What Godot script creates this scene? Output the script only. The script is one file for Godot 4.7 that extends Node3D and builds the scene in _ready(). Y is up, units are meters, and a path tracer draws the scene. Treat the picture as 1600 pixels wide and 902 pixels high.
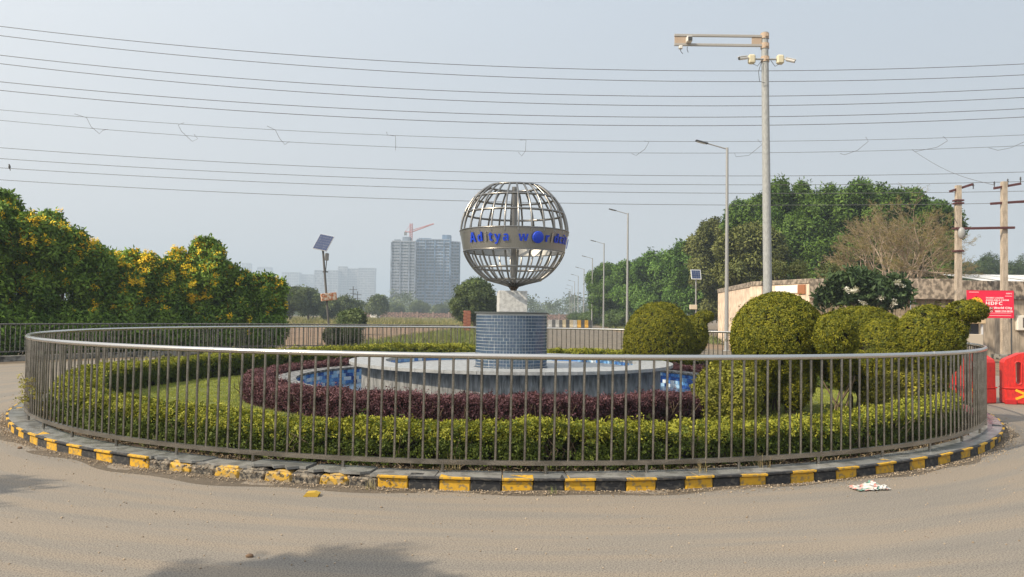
extends Node3D
# A fenced roundabout with a fountain and a steel globe, hazy afternoon. y up, metres.

const F := 1230.0            # focal length in pixels of a 1600 wide picture
const EYE := 1.61
const PITCH := 1.91
const ROLL := 0.72
const RC := Vector3(-0.07, 0, -15.4)   # centre of the roundabout
var rng := RandomNumberGenerator.new()
var taken := {}
var M := {}
var T := {}
var view := Basis()

# ------------------------------------------------------------------ mesh builder
class G:
	var v := PackedVector3Array()
	var n := PackedVector3Array()
	var c := PackedColorArray()
	var u := PackedVector2Array()
	var xf := Transform3D()
	var col := Color.WHITE
	var colored := false
	var with_uv := false
	func tri(a0: Vector3, b0: Vector3, d0: Vector3) -> void:
		var a := xf * a0
		var b := xf * b0
		var d := xf * d0
		var m := (b - a).cross(d - a).normalized()
		v.append(a); v.append(d); v.append(b)
		n.append(m); n.append(m); n.append(m)
		if colored:
			c.append(col); c.append(col); c.append(col)
	func quad(a: Vector3, b: Vector3, d: Vector3, e: Vector3) -> void:
		tri(a, b, d)
		tri(a, d, e)
	func quadn(a0: Vector3, b0: Vector3, d0: Vector3, e0: Vector3, na: Vector3, nb: Vector3, nd: Vector3, ne: Vector3) -> void:
		var a := xf * a0
		var b := xf * b0
		var d := xf * d0
		var e := xf * e0
		var k := xf.basis
		var n1 := (k * na).normalized()
		var n2 := (k * nb).normalized()
		var n3 := (k * nd).normalized()
		var n4 := (k * ne).normalized()
		v.append(a); v.append(d); v.append(b); v.append(a); v.append(e); v.append(d)
		n.append(n1); n.append(n3); n.append(n2); n.append(n1); n.append(n4); n.append(n3)
		if colored:
			for i in 6:
				c.append(col)
	func quv(a: Vector3, b: Vector3, d: Vector3, e: Vector3, ua: Vector2, ub: Vector2, ud: Vector2, ue: Vector2) -> void:
		quad(a, b, d, e)
		u.append(ua); u.append(ud); u.append(ub); u.append(ua); u.append(ue); u.append(ud)
	func box(p: Vector3, s: Vector3) -> void:
		var h := s / 2.0
		var q := func(x: float, y: float, z: float) -> Vector3: return p + Vector3(x * h.x, y * h.y, z * h.z)
		quad(q.call(-1, -1, 1), q.call(1, -1, 1), q.call(1, 1, 1), q.call(-1, 1, 1))
		quad(q.call(1, -1, -1), q.call(-1, -1, -1), q.call(-1, 1, -1), q.call(1, 1, -1))
		quad(q.call(1, -1, 1), q.call(1, -1, -1), q.call(1, 1, -1), q.call(1, 1, 1))
		quad(q.call(-1, -1, -1), q.call(-1, -1, 1), q.call(-1, 1, 1), q.call(-1, 1, -1))
		quad(q.call(-1, 1, 1), q.call(1, 1, 1), q.call(1, 1, -1), q.call(-1, 1, -1))
		quad(q.call(-1, -1, -1), q.call(1, -1, -1), q.call(1, -1, 1), q.call(-1, -1, 1))
	# a box with chamfered edges
	func bbox(p: Vector3, s: Vector3, b: float) -> void:
		var h := s / 2.0
		for ax in 3:
			for sg in [-1.0, 1.0]:
				var o := (ax + 1) % 3
				var w := (ax + 2) % 3
				var f := []
				for k in [[-1, -1], [1, -1], [1, 1], [-1, 1]]:
					var q := Vector3()
					q[ax] = sg * h[ax]
					q[o] = k[0] * (h[o] - b)
					q[w] = k[1] * (h[w] - b)
					f.append(p + q)
				if sg > 0:
					quad(f[0], f[1], f[2], f[3])
				else:
					quad(f[3], f[2], f[1], f[0])
		for ax in 3:          # edges along ax
			var o := (ax + 1) % 3
			var w := (ax + 2) % 3
			for so in [-1.0, 1.0]:
				for sw in [-1.0, 1.0]:
					var f := []
					for k in [[-1, 0], [1, 0], [1, 1], [-1, 1]]:
						var q := Vector3()
						q[ax] = k[0] * (h[ax] - b)
						q[o] = so * (h[o] if k[1] == 0 else h[o] - b)
						q[w] = sw * (h[w] - b if k[1] == 0 else h[w])
						f.append(p + q)
					if so * sw > 0:
						quad(f[3], f[2], f[1], f[0])
					else:
						quad(f[0], f[1], f[2], f[3])
		for sx in [-1.0, 1.0]:
			for sy in [-1.0, 1.0]:
				for sz in [-1.0, 1.0]:
					var a := p + Vector3(sx * h.x, sy * (h.y - b), sz * (h.z - b))
					var d := p + Vector3(sx * (h.x - b), sy * h.y, sz * (h.z - b))
					var e := p + Vector3(sx * (h.x - b), sy * (h.y - b), sz * h.z)
					if sx * sy * sz > 0:
						tri(a, d, e)
					else:
						tri(a, e, d)
	func tube(pts: Array, rad, sides := 8, closed := false, cap := true) -> void:
		var m := pts.size()
		var rings := []
		var norms := []
		var side := Vector3()
		for i in m:
			var p: Vector3 = pts[i]
			var t: Vector3
			if closed:
				t = (pts[(i + 1) % m] - pts[(i + m - 1) % m]).normalized()
			else:
				t = (pts[mini(i + 1, m - 1)] - pts[maxi(i - 1, 0)]).normalized()
			if i == 0:
				side = t.cross(Vector3.UP if absf(t.y) < 0.9 else Vector3.RIGHT).normalized()
			side = (side - t * side.dot(t)).normalized()
			var up := side.cross(t)
			var r: float = rad[i] if rad is Array else rad
			var ring := []
			var nn := []
			for k in sides:
				var a := TAU * k / sides
				var d := side * cos(a) + up * sin(a)
				ring.append(p + d * r)
				nn.append(d)
			rings.append(ring)
			norms.append(nn)
		for i in (m if closed else m - 1):
			var j := (i + 1) % m
			for k in sides:
				var l := (k + 1) % sides
				quadn(rings[i][l], rings[i][k], rings[j][k], rings[j][l], norms[i][l], norms[i][k], norms[j][k], norms[j][l])
		if cap and not closed:
			for k in range(1, sides - 1):
				tri(rings[0][0], rings[0][k], rings[0][k + 1])
				tri(rings[m - 1][0], rings[m - 1][k + 1], rings[m - 1][k])
	# profile of (radius, y) going upwards outside
	func lathe(prof: Array, sides := 48) -> void:
		for i in prof.size() - 1:
			var a: Vector2 = prof[i]
			var b: Vector2 = prof[i + 1]
			var t := (b - a).normalized()
			var nr := Vector2(t.y, -t.x)
			for k in sides:
				var p := TAU * k / sides
				var q := TAU * (k + 1) / sides
				var dp := Vector3(sin(p), 0, cos(p))
				var dq := Vector3(sin(q), 0, cos(q))
				var np := dp * nr.x + Vector3.UP * nr.y
				var nq := dq * nr.x + Vector3.UP * nr.y
				quadn(dp * a.x + Vector3.UP * a.y, dq * a.x + Vector3.UP * a.y, dq * b.x + Vector3.UP * b.y, dp * b.x + Vector3.UP * b.y, np, nq, nq, np)
	func ellipsoid(p: Vector3, s: Vector3, ni := 10, nj := 16, bump: FastNoiseLite = null, amp := 0.0) -> void:
		var pt := func(i: int, j: int) -> Array:
			var a := PI * i / ni - PI / 2
			var b := TAU * j / nj
			var d := Vector3(cos(a) * sin(b), sin(a), cos(a) * cos(b))
			var k := 1.0
			if bump:
				k += amp * bump.get_noise_3dv(d * s + p)
			return [p + d * s * k, (d / s).normalized()]
		for i in ni:
			for j in nj:
				var a = pt.call(i, j)
				var b = pt.call(i, (j + 1) % nj)
				var d = pt.call(i + 1, (j + 1) % nj)
				var e = pt.call(i + 1, j)
				quadn(a[0], b[0], d[0], e[0], a[1], b[1], d[1], e[1])
	# polygon in xy (counter-clockwise), extruded along z from z0 to z1
	func extrude(poly: PackedVector2Array, z0: float, z1: float) -> void:
		var ix := Geometry2D.triangulate_polygon(poly)
		for k in range(0, ix.size(), 3):
			var a := poly[ix[k]]
			var b := poly[ix[k + 1]]
			var d := poly[ix[k + 2]]
			if (b - a).cross(d - a) < 0:
				var s := b
				b = d
				d = s
			tri(Vector3(a.x, a.y, z1), Vector3(b.x, b.y, z1), Vector3(d.x, d.y, z1))
			tri(Vector3(a.x, a.y, z0), Vector3(d.x, d.y, z0), Vector3(b.x, b.y, z0))
		var m := poly.size()
		for i in m:
			var a := poly[i]
			var b := poly[(i + 1) % m]
			quad(Vector3(a.x, a.y, z0), Vector3(b.x, b.y, z0), Vector3(b.x, b.y, z1), Vector3(a.x, a.y, z1))
	# a piece of a ring of paving, angles measured from +z towards +x
	func ring_piece(r0: float, r1: float, a0: float, a1: float, y0: float, y1: float, seg := 1) -> void:
		for s in seg:
			var p := lerpf(a0, a1, float(s) / seg)
			var q := lerpf(a0, a1, float(s + 1) / seg)
			var P := Vector3(sin(p), 0, cos(p))
			var Q := Vector3(sin(q), 0, cos(q))
			var lo := Vector3.UP * y0
			var hi := Vector3.UP * y1
			quad(P * r1 + hi, Q * r1 + hi, Q * r0 + hi, P * r0 + hi)
			quad(P * r1 + lo, Q * r1 + lo, Q * r1 + hi, P * r1 + hi)
			quad(Q * r0 + lo, P * r0 + lo, P * r0 + hi, Q * r0 + hi)
			if s == 0:
				quad(P * r0 + lo, P * r1 + lo, P * r1 + hi, P * r0 + hi)
			if s == seg - 1:
				quad(Q * r1 + lo, Q * r0 + lo, Q * r0 + hi, Q * r1 + hi)
	func mesh() -> ArrayMesh:
		var m := ArrayMesh.new()
		var a := []
		a.resize(Mesh.ARRAY_MAX)
		a[Mesh.ARRAY_VERTEX] = v
		a[Mesh.ARRAY_NORMAL] = n
		if colored:
			a[Mesh.ARRAY_COLOR] = c
		if u.size() == v.size():
			a[Mesh.ARRAY_TEX_UV] = u
		m.add_surface_from_arrays(Mesh.PRIMITIVE_TRIANGLES, a)
		return m

# ------------------------------------------------------------------ objects
func numbered(called: String) -> String:
	var k: int = taken.get(called, 0)
	taken[called] = k + 1
	return called if k == 0 else "%s_%03d" % [called, k]

func tag(o: Node, label: String, category: String, group := "", kind := "") -> Node:
	if label: o.set_meta("label", label)
	if category: o.set_meta("category", category)
	if group: o.set_meta("group", group)
	if kind: o.set_meta("kind", kind)
	return o

func thing(called: String, label: String, category: String, p := Vector3.ZERO, turn := 0.0, group := "") -> Node3D:
	var o := Node3D.new()
	o.name = numbered(called)
	add_child(o)
	o.position = p
	o.rotation.y = turn
	tag(o, label, category, group)
	return o

func part(called: String, g, mat: Material, parent: Node, p := Vector3.ZERO) -> MeshInstance3D:
	var o := MeshInstance3D.new()
	o.name = called
	o.mesh = g.mesh() if g is G else g
	o.material_override = mat
	o.position = p
	parent.add_child(o, true)
	return o

func single(called: String, g, mat: Material, label: String, category: String, group := "", p := Vector3.ZERO) -> MeshInstance3D:
	var o := part(numbered(called), g, mat, self, p)
	tag(o, label, category, group)
	return o

func struct(called: String, g, mat: Material) -> MeshInstance3D:
	var o := part(numbered(called), g, mat, self)
	o.set_meta("kind", "structure")
	o.set_meta("label", called.replace("_", " "))
	return o

func copy(src: Node3D, called: String, label: String, group: String, p: Vector3, turn := 0.0) -> Node3D:
	var o: Node3D = src.duplicate()
	o.name = numbered(called)
	add_child(o)
	o.position = p
	o.rotation.y = turn
	o.set_meta("label", label)
	if group: o.set_meta("group", group)
	return o

func scatter(called: String, mesh: Mesh, mat: Material, xs: Array, cs: Array, parent: Node) -> MultiMeshInstance3D:
	var mm := MultiMesh.new()
	mm.transform_format = MultiMesh.TRANSFORM_3D
	mm.use_colors = cs.size() > 0
	mm.mesh = mesh
	mm.instance_count = xs.size()
	for i in xs.size():
		mm.set_instance_transform(i, xs[i])
		if cs.size() > 0:
			mm.set_instance_color(i, cs[i])
	var o := MultiMeshInstance3D.new()
	o.name = called
	o.multimesh = mm
	o.material_override = mat
	parent.add_child(o, true)
	o.set_meta("kind", "stuff")
	return o

# ------------------------------------------------------------------ helpers
func at(x: float, y: float, d: float) -> Vector3:
	var r := view * Vector3((x - 800) / F, (451 - y) / F, -1)
	return Vector3(0, EYE, 0) + r * (d / -r.z)

func flat(x: float, d: float) -> Vector3:      # a point of the ground
	var p := at(x, 492.0 + (x - 800) * 0.01257, d)
	return Vector3(p.x, 0, p.z)

func rp(r: float, a: float, y := 0.0) -> Vector3:   # a point round the roundabout
	return RC + Vector3(r * sin(a), y, r * cos(a))

func circle(r: float, y: float, m: int, a0 := 0.0) -> Array:
	var o := []
	for i in m:
		var a := a0 + TAU * i / m
		o.append(Vector3(r * sin(a), y, r * cos(a)))
	return o

func lin(r: float, g: float, b: float) -> Color:
	return Color(r, g, b).linear_to_srgb()

func noise_tex(freq: float, c: Array, w := 512, h := 512, sd := 1, kind := FastNoiseLite.TYPE_SIMPLEX_SMOOTH, oct := 4) -> NoiseTexture2D:
	var f := FastNoiseLite.new()
	f.noise_type = kind
	f.frequency = freq
	f.seed = sd
	f.fractal_octaves = oct
	var t := NoiseTexture2D.new()
	t.width = w
	t.height = h
	t.seamless = true
	t.seamless_blend_skirt = 0.2
	t.noise = f
	var g := Gradient.new()
	var offs := PackedFloat32Array()
	var cols := PackedColorArray()
	for e in c:
		offs.append(e[0])
		cols.append(e[1] if e[1] is Color else Color(e[1], e[1], e[1]))
	g.offsets = offs
	g.colors = cols
	t.color_ramp = g
	return t

func mat(c: Color, rough := 0.8, metal := 0.0) -> StandardMaterial3D:
	var m := StandardMaterial3D.new()
	m.albedo_color = c
	m.roughness = rough
	m.metallic = metal
	return m

func tmat(c: Color, tex: Texture2D, scale: Vector3, rough := 0.8, bump := 0.0, detail: Texture2D = null, dscale := Vector3.ONE, world := true) -> StandardMaterial3D:
	var m := mat(c, rough)
	m.albedo_texture = tex
	m.uv1_triplanar = true
	m.uv1_world_triplanar = world
	m.uv1_scale = scale
	if bump != 0.0:
		m.heightmap_enabled = true
		m.heightmap_texture = tex
		m.heightmap_scale = bump
	if detail:
		m.detail_enabled = true
		m.detail_albedo = detail
		m.detail_blend_mode = BaseMaterial3D.BLEND_MODE_MUL
		m.detail_uv_layer = BaseMaterial3D.DETAIL_UV_2
		m.uv2_triplanar = true
		m.uv2_world_triplanar = world
		m.uv2_scale = dscale
	return m

func leafmat(rough := 0.55, back := 0.35) -> StandardMaterial3D:
	var m := mat(Color.WHITE, rough)
	m.vertex_color_use_as_albedo = true
	m.metallic_specular = 0.3
	m.backlight_enabled = true
	m.backlight = Color(back, back, back * 0.6).linear_to_srgb()
	return m

# one tuft of small leaves, each a folded blade of four points; the tuft's own y axis points out of the plant
func clump(sd: int, count: int, rad: float, ln: float, wd: float, outward := 0.6, flatness := 0.8) -> ArrayMesh:
	var r := RandomNumberGenerator.new()
	r.seed = sd
	var g := G.new()
	for i in count:
		var d := Vector3(r.randfn(), r.randfn(), r.randfn()).normalized()
		var p := d * rad * pow(r.randf(), 0.45)
		p.y *= flatness
		var dir := (Vector3(d.x, 0, d.z) * outward + Vector3(r.randfn() * 0.6, 0.15 + r.randfn() * 0.42, r.randfn() * 0.6)).normalized()
		var side := dir.cross(Vector3(r.randfn() * 0.45, 1, r.randfn() * 0.45)).normalized()
		var up := side.cross(dir).normalized()
		if up.y < 0:
			up = -up
			side = -side
		var l := ln * r.randf_range(0.7, 1.25)
		var w := wd * r.randf_range(0.75, 1.2) * 0.5
		var b := p + dir * l * 0.45 + side * w + up * w * 0.4
		var e := p + dir * l - up * l * 0.12
		var f := p + dir * l * 0.45 - side * w + up * w * 0.4
		var nb := (up * 0.8 + Vector3.UP * 0.75 + side * 0.3 + d * 0.25).normalized()
		var nf := (up * 0.8 + Vector3.UP * 0.75 - side * 0.3 + d * 0.25).normalized()
		var nm := (up * 0.8 + Vector3.UP * 0.75 + d * 0.25).normalized()
		for t in [[p, b, e, nm, nb, nm], [p, e, f, nm, nm, nf]]:
			var gn: Vector3 = (t[1] - t[0]).cross(t[2] - t[0])
			if gn.dot(up) > 0:
				g.v.append(t[0]); g.v.append(t[2]); g.v.append(t[1])
				g.n.append(t[3]); g.n.append(t[5]); g.n.append(t[4])
			else:
				g.v.append(t[0]); g.v.append(t[1]); g.v.append(t[2])
				g.n.append(t[3]); g.n.append(t[4]); g.n.append(t[5])
	return g.mesh()

func out_basis(n: Vector3, s: float, jitter := 0.35) -> Basis:
	var y := (n.normalized() + Vector3(rng.randfn(), rng.randfn(), rng.randfn()) * jitter).normalized()
	var x := y.cross(Vector3(rng.randfn(), rng.randfn(), rng.randfn())).normalized()
	return Basis(x * s, y * s, x.cross(y) * s)

func rand_basis(s: float) -> Basis:
	return Basis.from_euler(Vector3(rng.randf_range(-0.6, 0.6), rng.randf() * TAU, rng.randf_range(-0.6, 0.6))).scaled(Vector3(s, s, s))

func mixc(a: Color, b: Color, t: float, v := 1.0) -> Color:
	var k := a.lerp(b, t)
	return Color(k.r * v, k.g * v, k.b * v)

func sky_image() -> ImageTexture:
	var w := 512
	var h := 256
	var im := Image.create(w, h, false, Image.FORMAT_RGBAF)
	var sun := Vector3(-0.667, 0.643, 0.376).normalized()
	for y in h:
		var el := PI / 2 - PI * (y + 0.5) / h
		var e := maxf(el, 0.0)
		for x in w:
			var az := TAU * (x + 0.5) / w
			var d := Vector3(sin(az) * cos(el), sin(el), -cos(az) * cos(el))
			var g := acos(clampf(d.dot(sun), -1, 1))
			var t := 1.0 - exp(-e * 2.6)
			var c := Vector3(0.51, 0.507, 0.50).lerp(Vector3(0.37, 0.475, 0.605), t)
			# air scatters more towards the sun
			var near := exp(-pow(g / 1.15, 2.0))
			c += Vector3(0.62, 0.565, 0.49) * near * 1.65
			if el < 0:
				c = Vector3(0.36, 0.33, 0.29)
			im.set_pixel(x, y, Color(c.x, c.y, c.z))
	return ImageTexture.create_from_image(im)

func _ready() -> void:
	rng.seed = 77
	var t0 := Time.get_ticks_msec()
	view = Basis.from_euler(Vector3(deg_to_rad(PITCH), 0, deg_to_rad(ROLL)))
	# ---- camera, sky, sun, exposure
	var cam := Camera3D.new()
	cam.name = "camera"
	cam.fov = rad_to_deg(2 * atan(451.0 / F))
	cam.position = Vector3(0, EYE, 0)
	cam.basis = view
	cam.near = 0.1
	cam.far = 6000
	add_child(cam)
	cam.current = true
	var we := WorldEnvironment.new()
	we.name = "environment"
	var env := Environment.new()
	env.background_mode = Environment.BG_SKY
	var sky := Sky.new()
	var pano := PanoramaSkyMaterial.new()
	pano.panorama = sky_image()
	sky.sky_material = pano
	env.sky = sky
	env.background_energy_multiplier = 1.0
	env.tonemap_mode = Environment.TONE_MAPPER_LINEAR
	env.tonemap_exposure = 1.2
	env.fog_enabled = true
	env.fog_density = 0.0008
	env.fog_light_color = Color(0.86, 0.93, 1.0)
	env.sdfgi_enabled = true
	env.ssao_enabled = true
	env.ssil_enabled = true
	we.environment = env
	add_child(we)
	var sun := DirectionalLight3D.new()
	sun.name = "sun"
	sun.light_energy = 1.55
	sun.light_color = Color(1.0, 0.94, 0.84)
	sun.light_angular_distance = 0.5
	sun.shadow_enabled = true
	add_child(sun)
	sun.look_at_from_position(Vector3(-66.7, 64.3, 37.6), Vector3.ZERO)
	# ---- everything else, big things first
	materials()
	ground()
	far_city()
	fields()
	building()
	big_trees()
	roundabout()
	fountain()
	globe()
	planting()
	roadside()
	street_things()
	wires()
	small_things()
	print("built in ", Time.get_ticks_msec() - t0, " ms")

func materials() -> void:
	T.fine = noise_tex(0.08, [[0.0, 0.62], [0.45, 0.86], [1.0, 1.0]], 512, 512, 3)
	T.grain = noise_tex(0.22, [[0.0, 0.45], [0.35, 0.78], [0.65, 0.9], [1.0, 1.0]], 512, 512, 4, FastNoiseLite.TYPE_SIMPLEX_SMOOTH, 3)
	T.blotch = noise_tex(0.012, [[0.0, 0.72], [0.4, 0.84], [0.6, 0.96], [1.0, 1.0]], 512, 512, 5, FastNoiseLite.TYPE_SIMPLEX_SMOOTH, 5)
	T.stain = noise_tex(0.02, [[0.0, 0.3], [0.42, 0.5], [0.56, 0.9], [1.0, 1.0]], 512, 512, 6, FastNoiseLite.TYPE_SIMPLEX_SMOOTH, 5)
	T.faint = noise_tex(0.02, [[0.0, 0.80], [0.4, 0.90], [0.6, 0.98], [1.0, 1.0]], 512, 512, 7, FastNoiseLite.TYPE_SIMPLEX_SMOOTH, 5)
	T.streak = noise_tex(0.03, [[0.0, 0.55], [0.4, 0.8], [0.6, 0.97], [1.0, 1.0]], 512, 512, 8, FastNoiseLite.TYPE_SIMPLEX_SMOOTH, 5)
	T.dust = noise_tex(0.01, [[0.0, Color(0.70, 0.69, 0.68)], [0.38, Color(0.82, 0.80, 0.77)], [0.6, Color(0.97, 0.94, 0.88)], [1.0, Color(1.0, 0.97, 0.9)]], 1024, 1024, 9, FastNoiseLite.TYPE_SIMPLEX_SMOOTH, 6)
	T.yellow = noise_tex(0.035, [[0.0, lin(0.20, 0.15, 0.09)], [0.33, lin(0.30, 0.21, 0.08)], [0.40, lin(0.55, 0.31, 0.02)], [1.0, lin(0.68, 0.39, 0.02)]], 512, 512, 10, FastNoiseLite.TYPE_SIMPLEX_SMOOTH, 5)
	T.yellow_worn = noise_tex(0.03, [[0.0, lin(0.26, 0.21, 0.15)], [0.45, lin(0.33, 0.25, 0.13)], [0.52, lin(0.52, 0.31, 0.04)], [1.0, lin(0.6, 0.36, 0.04)]], 512, 512, 11, FastNoiseLite.TYPE_SIMPLEX_SMOOTH, 5)
	T.black = noise_tex(0.035, [[0.0, lin(0.14, 0.12, 0.09)], [0.34, lin(0.07, 0.065, 0.06)], [0.45, lin(0.022, 0.023, 0.026)], [1.0, lin(0.03, 0.03, 0.033)]], 512, 512, 12, FastNoiseLite.TYPE_SIMPLEX_SMOOTH, 5)
	T.black_worn = noise_tex(0.03, [[0.0, lin(0.28, 0.24, 0.18)], [0.45, lin(0.22, 0.19, 0.15)], [0.53, lin(0.06, 0.055, 0.05)], [1.0, lin(0.05, 0.047, 0.045)]], 512, 512, 13, FastNoiseLite.TYPE_SIMPLEX_SMOOTH, 5)
	T.rust = noise_tex(0.03, [[0.0, lin(0.30, 0.08, 0.025)], [0.45, lin(0.42, 0.14, 0.05)], [0.55, lin(0.55, 0.47, 0.38)], [1.0, lin(0.6, 0.55, 0.47)]], 256, 256, 14)
	M.steel = tmat(lin(0.52, 0.485, 0.43), T.fine, Vector3(1.5, 1.5, 1.5), 0.32, 0.0, T.blotch, Vector3(0.5, 0.9, 0.5))
	M.steel.metallic = 1.0
	M.rail = mat(lin(0.60, 0.57, 0.53), 0.24, 1.0)
	M.globe = mat(lin(0.25, 0.24, 0.225), 0.3, 1.0)
	M.band = tmat(lin(0.50, 0.49, 0.465), T.fine, Vector3(1, 6, 1), 0.42)
	M.band.metallic = 0.9
	M.galv = tmat(lin(0.47, 0.47, 0.46), T.fine, Vector3(2, 2, 2), 0.5)
	M.galv.metallic = 0.35
	M.dark = mat(lin(0.05, 0.052, 0.055), 0.5)
	M.bark = tmat(lin(0.19, 0.15, 0.11), T.streak, Vector3(2, 0.5, 2), 0.9, 2.0)
	M.twig = tmat(lin(0.20, 0.145, 0.09), T.streak, Vector3(6, 6, 6), 0.9)
	M.soil = tmat(lin(0.15, 0.105, 0.07), T.grain, Vector3(1.2, 1.2, 1.2), 0.95, 2.0)
	M.leaf = leafmat()
	M.concrete = tmat(lin(0.40, 0.38, 0.34), T.stain, Vector3(0.4, 0.4, 0.4), 0.9, 0.4, T.fine, Vector3(2, 2, 2))
	M.granite = tmat(lin(0.40, 0.40, 0.385), T.grain, Vector3(3, 3, 3), 0.24, 0.0, T.blotch, Vector3(0.7, 0.7, 0.7))

# ------------------------------------------------------------------ ground and roads
func ground() -> void:
	# one sheet out to the horizon, rings that widen
	var g := G.new()
	var rs := [0.0, 6.0, 12.0, 20.0, 32.0, 50.0, 80.0, 130.0, 220.0, 400.0, 800.0, 1600.0, 3200.0]
	for i in rs.size() - 1:
		for k in 64:
			var a := TAU * k / 64
			var b := TAU * (k + 1) / 64
			var A := Vector3(sin(a), 0, cos(a))
			var B := Vector3(sin(b), 0, cos(b))
			if i == 0:
				g.tri(RC, RC + A * rs[1], RC + B * rs[1])
			else:
				g.quad(RC + A * rs[i + 1], RC + B * rs[i + 1], RC + B * rs[i], RC + A * rs[i])
	var m := tmat(lin(0.30, 0.235, 0.165), T.dust, Vector3(0.11, 0.11, 0.11), 0.95, 1.0, T.grain, Vector3(0.9, 0.9, 0.9))
	struct("ground", g, m)
	# the road round the island; u runs along the traffic, v across it
	g = G.new()
	var edges := [8.1, 9.0, 10.0, 11.0, 12.0, 13.0, 14.0, 15.0, 16.2, 18.0, 22.0, 30.0, 44.0]
	var n := 180
	for i in edges.size() - 1:
		for k in n:
			var a := TAU * k / n - PI
			var b := TAU * (k + 1) / n - PI
			var r0: float = edges[i]
			var r1: float = edges[i + 1]
			# the camera's own road goes on behind it, elsewhere the ring ends at 16.2 m
			if r0 >= 16.0 and absf(wrapf((a + b) / 2, -PI, PI)) > 1.15:
				continue
			var y := 0.005
			var P := Vector3(sin(a), 0, cos(a))
			var Q := Vector3(sin(b), 0, cos(b))
			var up := Vector3.UP * y
			g.quv(RC + P * r1 + up, RC + Q * r1 + up, RC + Q * r0 + up, RC + P * r0 + up, Vector2(a * 12, r1), Vector2(b * 12, r1), Vector2(b * 12, r0), Vector2(a * 12, r0))
	var rm := mat(lin(0.328, 0.290, 0.246), 0.9)
	rm.albedo_texture = noise_tex(0.012, [[0.0, Color(0.88, 0.885, 0.89)], [0.4, Color(0.94, 0.935, 0.925)], [0.62, Color(0.98, 0.955, 0.92)], [1.0, Color(1, 0.97, 0.93)]], 1024, 1024, 21, FastNoiseLite.TYPE_SIMPLEX_SMOOTH, 6)
	rm.uv1_scale = Vector3(0.014, 0.21, 1)
	rm.detail_enabled = true
	rm.detail_albedo = noise_tex(0.28, [[0.0, 0.42], [0.38, 0.78], [0.55, 0.94], [1.0, 1.0]], 1024, 1024, 22, FastNoiseLite.TYPE_SIMPLEX_SMOOTH, 3)
	rm.detail_blend_mode = BaseMaterial3D.BLEND_MODE_MUL
	rm.detail_uv_layer = BaseMaterial3D.DETAIL_UV_2
	rm.uv2_triplanar = true
	rm.uv2_world_triplanar = true
	rm.uv2_scale = Vector3(0.24, 0.24, 0.24)
	M.road = rm
	struct("roundabout_road", g, rm)
	# the road that leaves the roundabout, far side
	g = G.new()
	var prev := []
	for i in 30:
		var d := 29.5 + pow(i / 29.0, 2.2) * 900.0
		var flare := 5.0 * exp(-(d - 29.5) / 8.0)
		var cx := 4.4 + 0.051 * (d - 30.0)
		var l := Vector3(cx - 3.7 - flare, 0.010, -d)
		var r := Vector3(cx + 3.7 + flare, 0.010, -d)
		if prev:
			g.quad(prev[0], prev[1], r, l)
		prev = [l, r]
	struct("approach_road", g, tmat(lin(0.27, 0.235, 0.195), T.dust, Vector3(0.12, 0.12, 0.12), 0.9, 0.0, T.grain, Vector3(1, 1, 1)))

func patch(called: String, pts: Array, y: float, m: Material) -> void:
	var g := G.new()
	var poly := PackedVector2Array()
	for p in pts:
		poly.append(Vector2(p[0], p[1]))
	var ix := Geometry2D.triangulate_polygon(poly)
	for k in range(0, ix.size(), 3):
		var q := []
		for j in 3:
			q.append(Vector3(poly[ix[k + j]].x, y, poly[ix[k + j]].y))
		if (q[1] - q[0]).cross(q[2] - q[0]).y < 0:
			g.tri(q[0], q[2], q[1])
		else:
			g.tri(q[0], q[1], q[2])
	struct(called, g, m)

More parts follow.
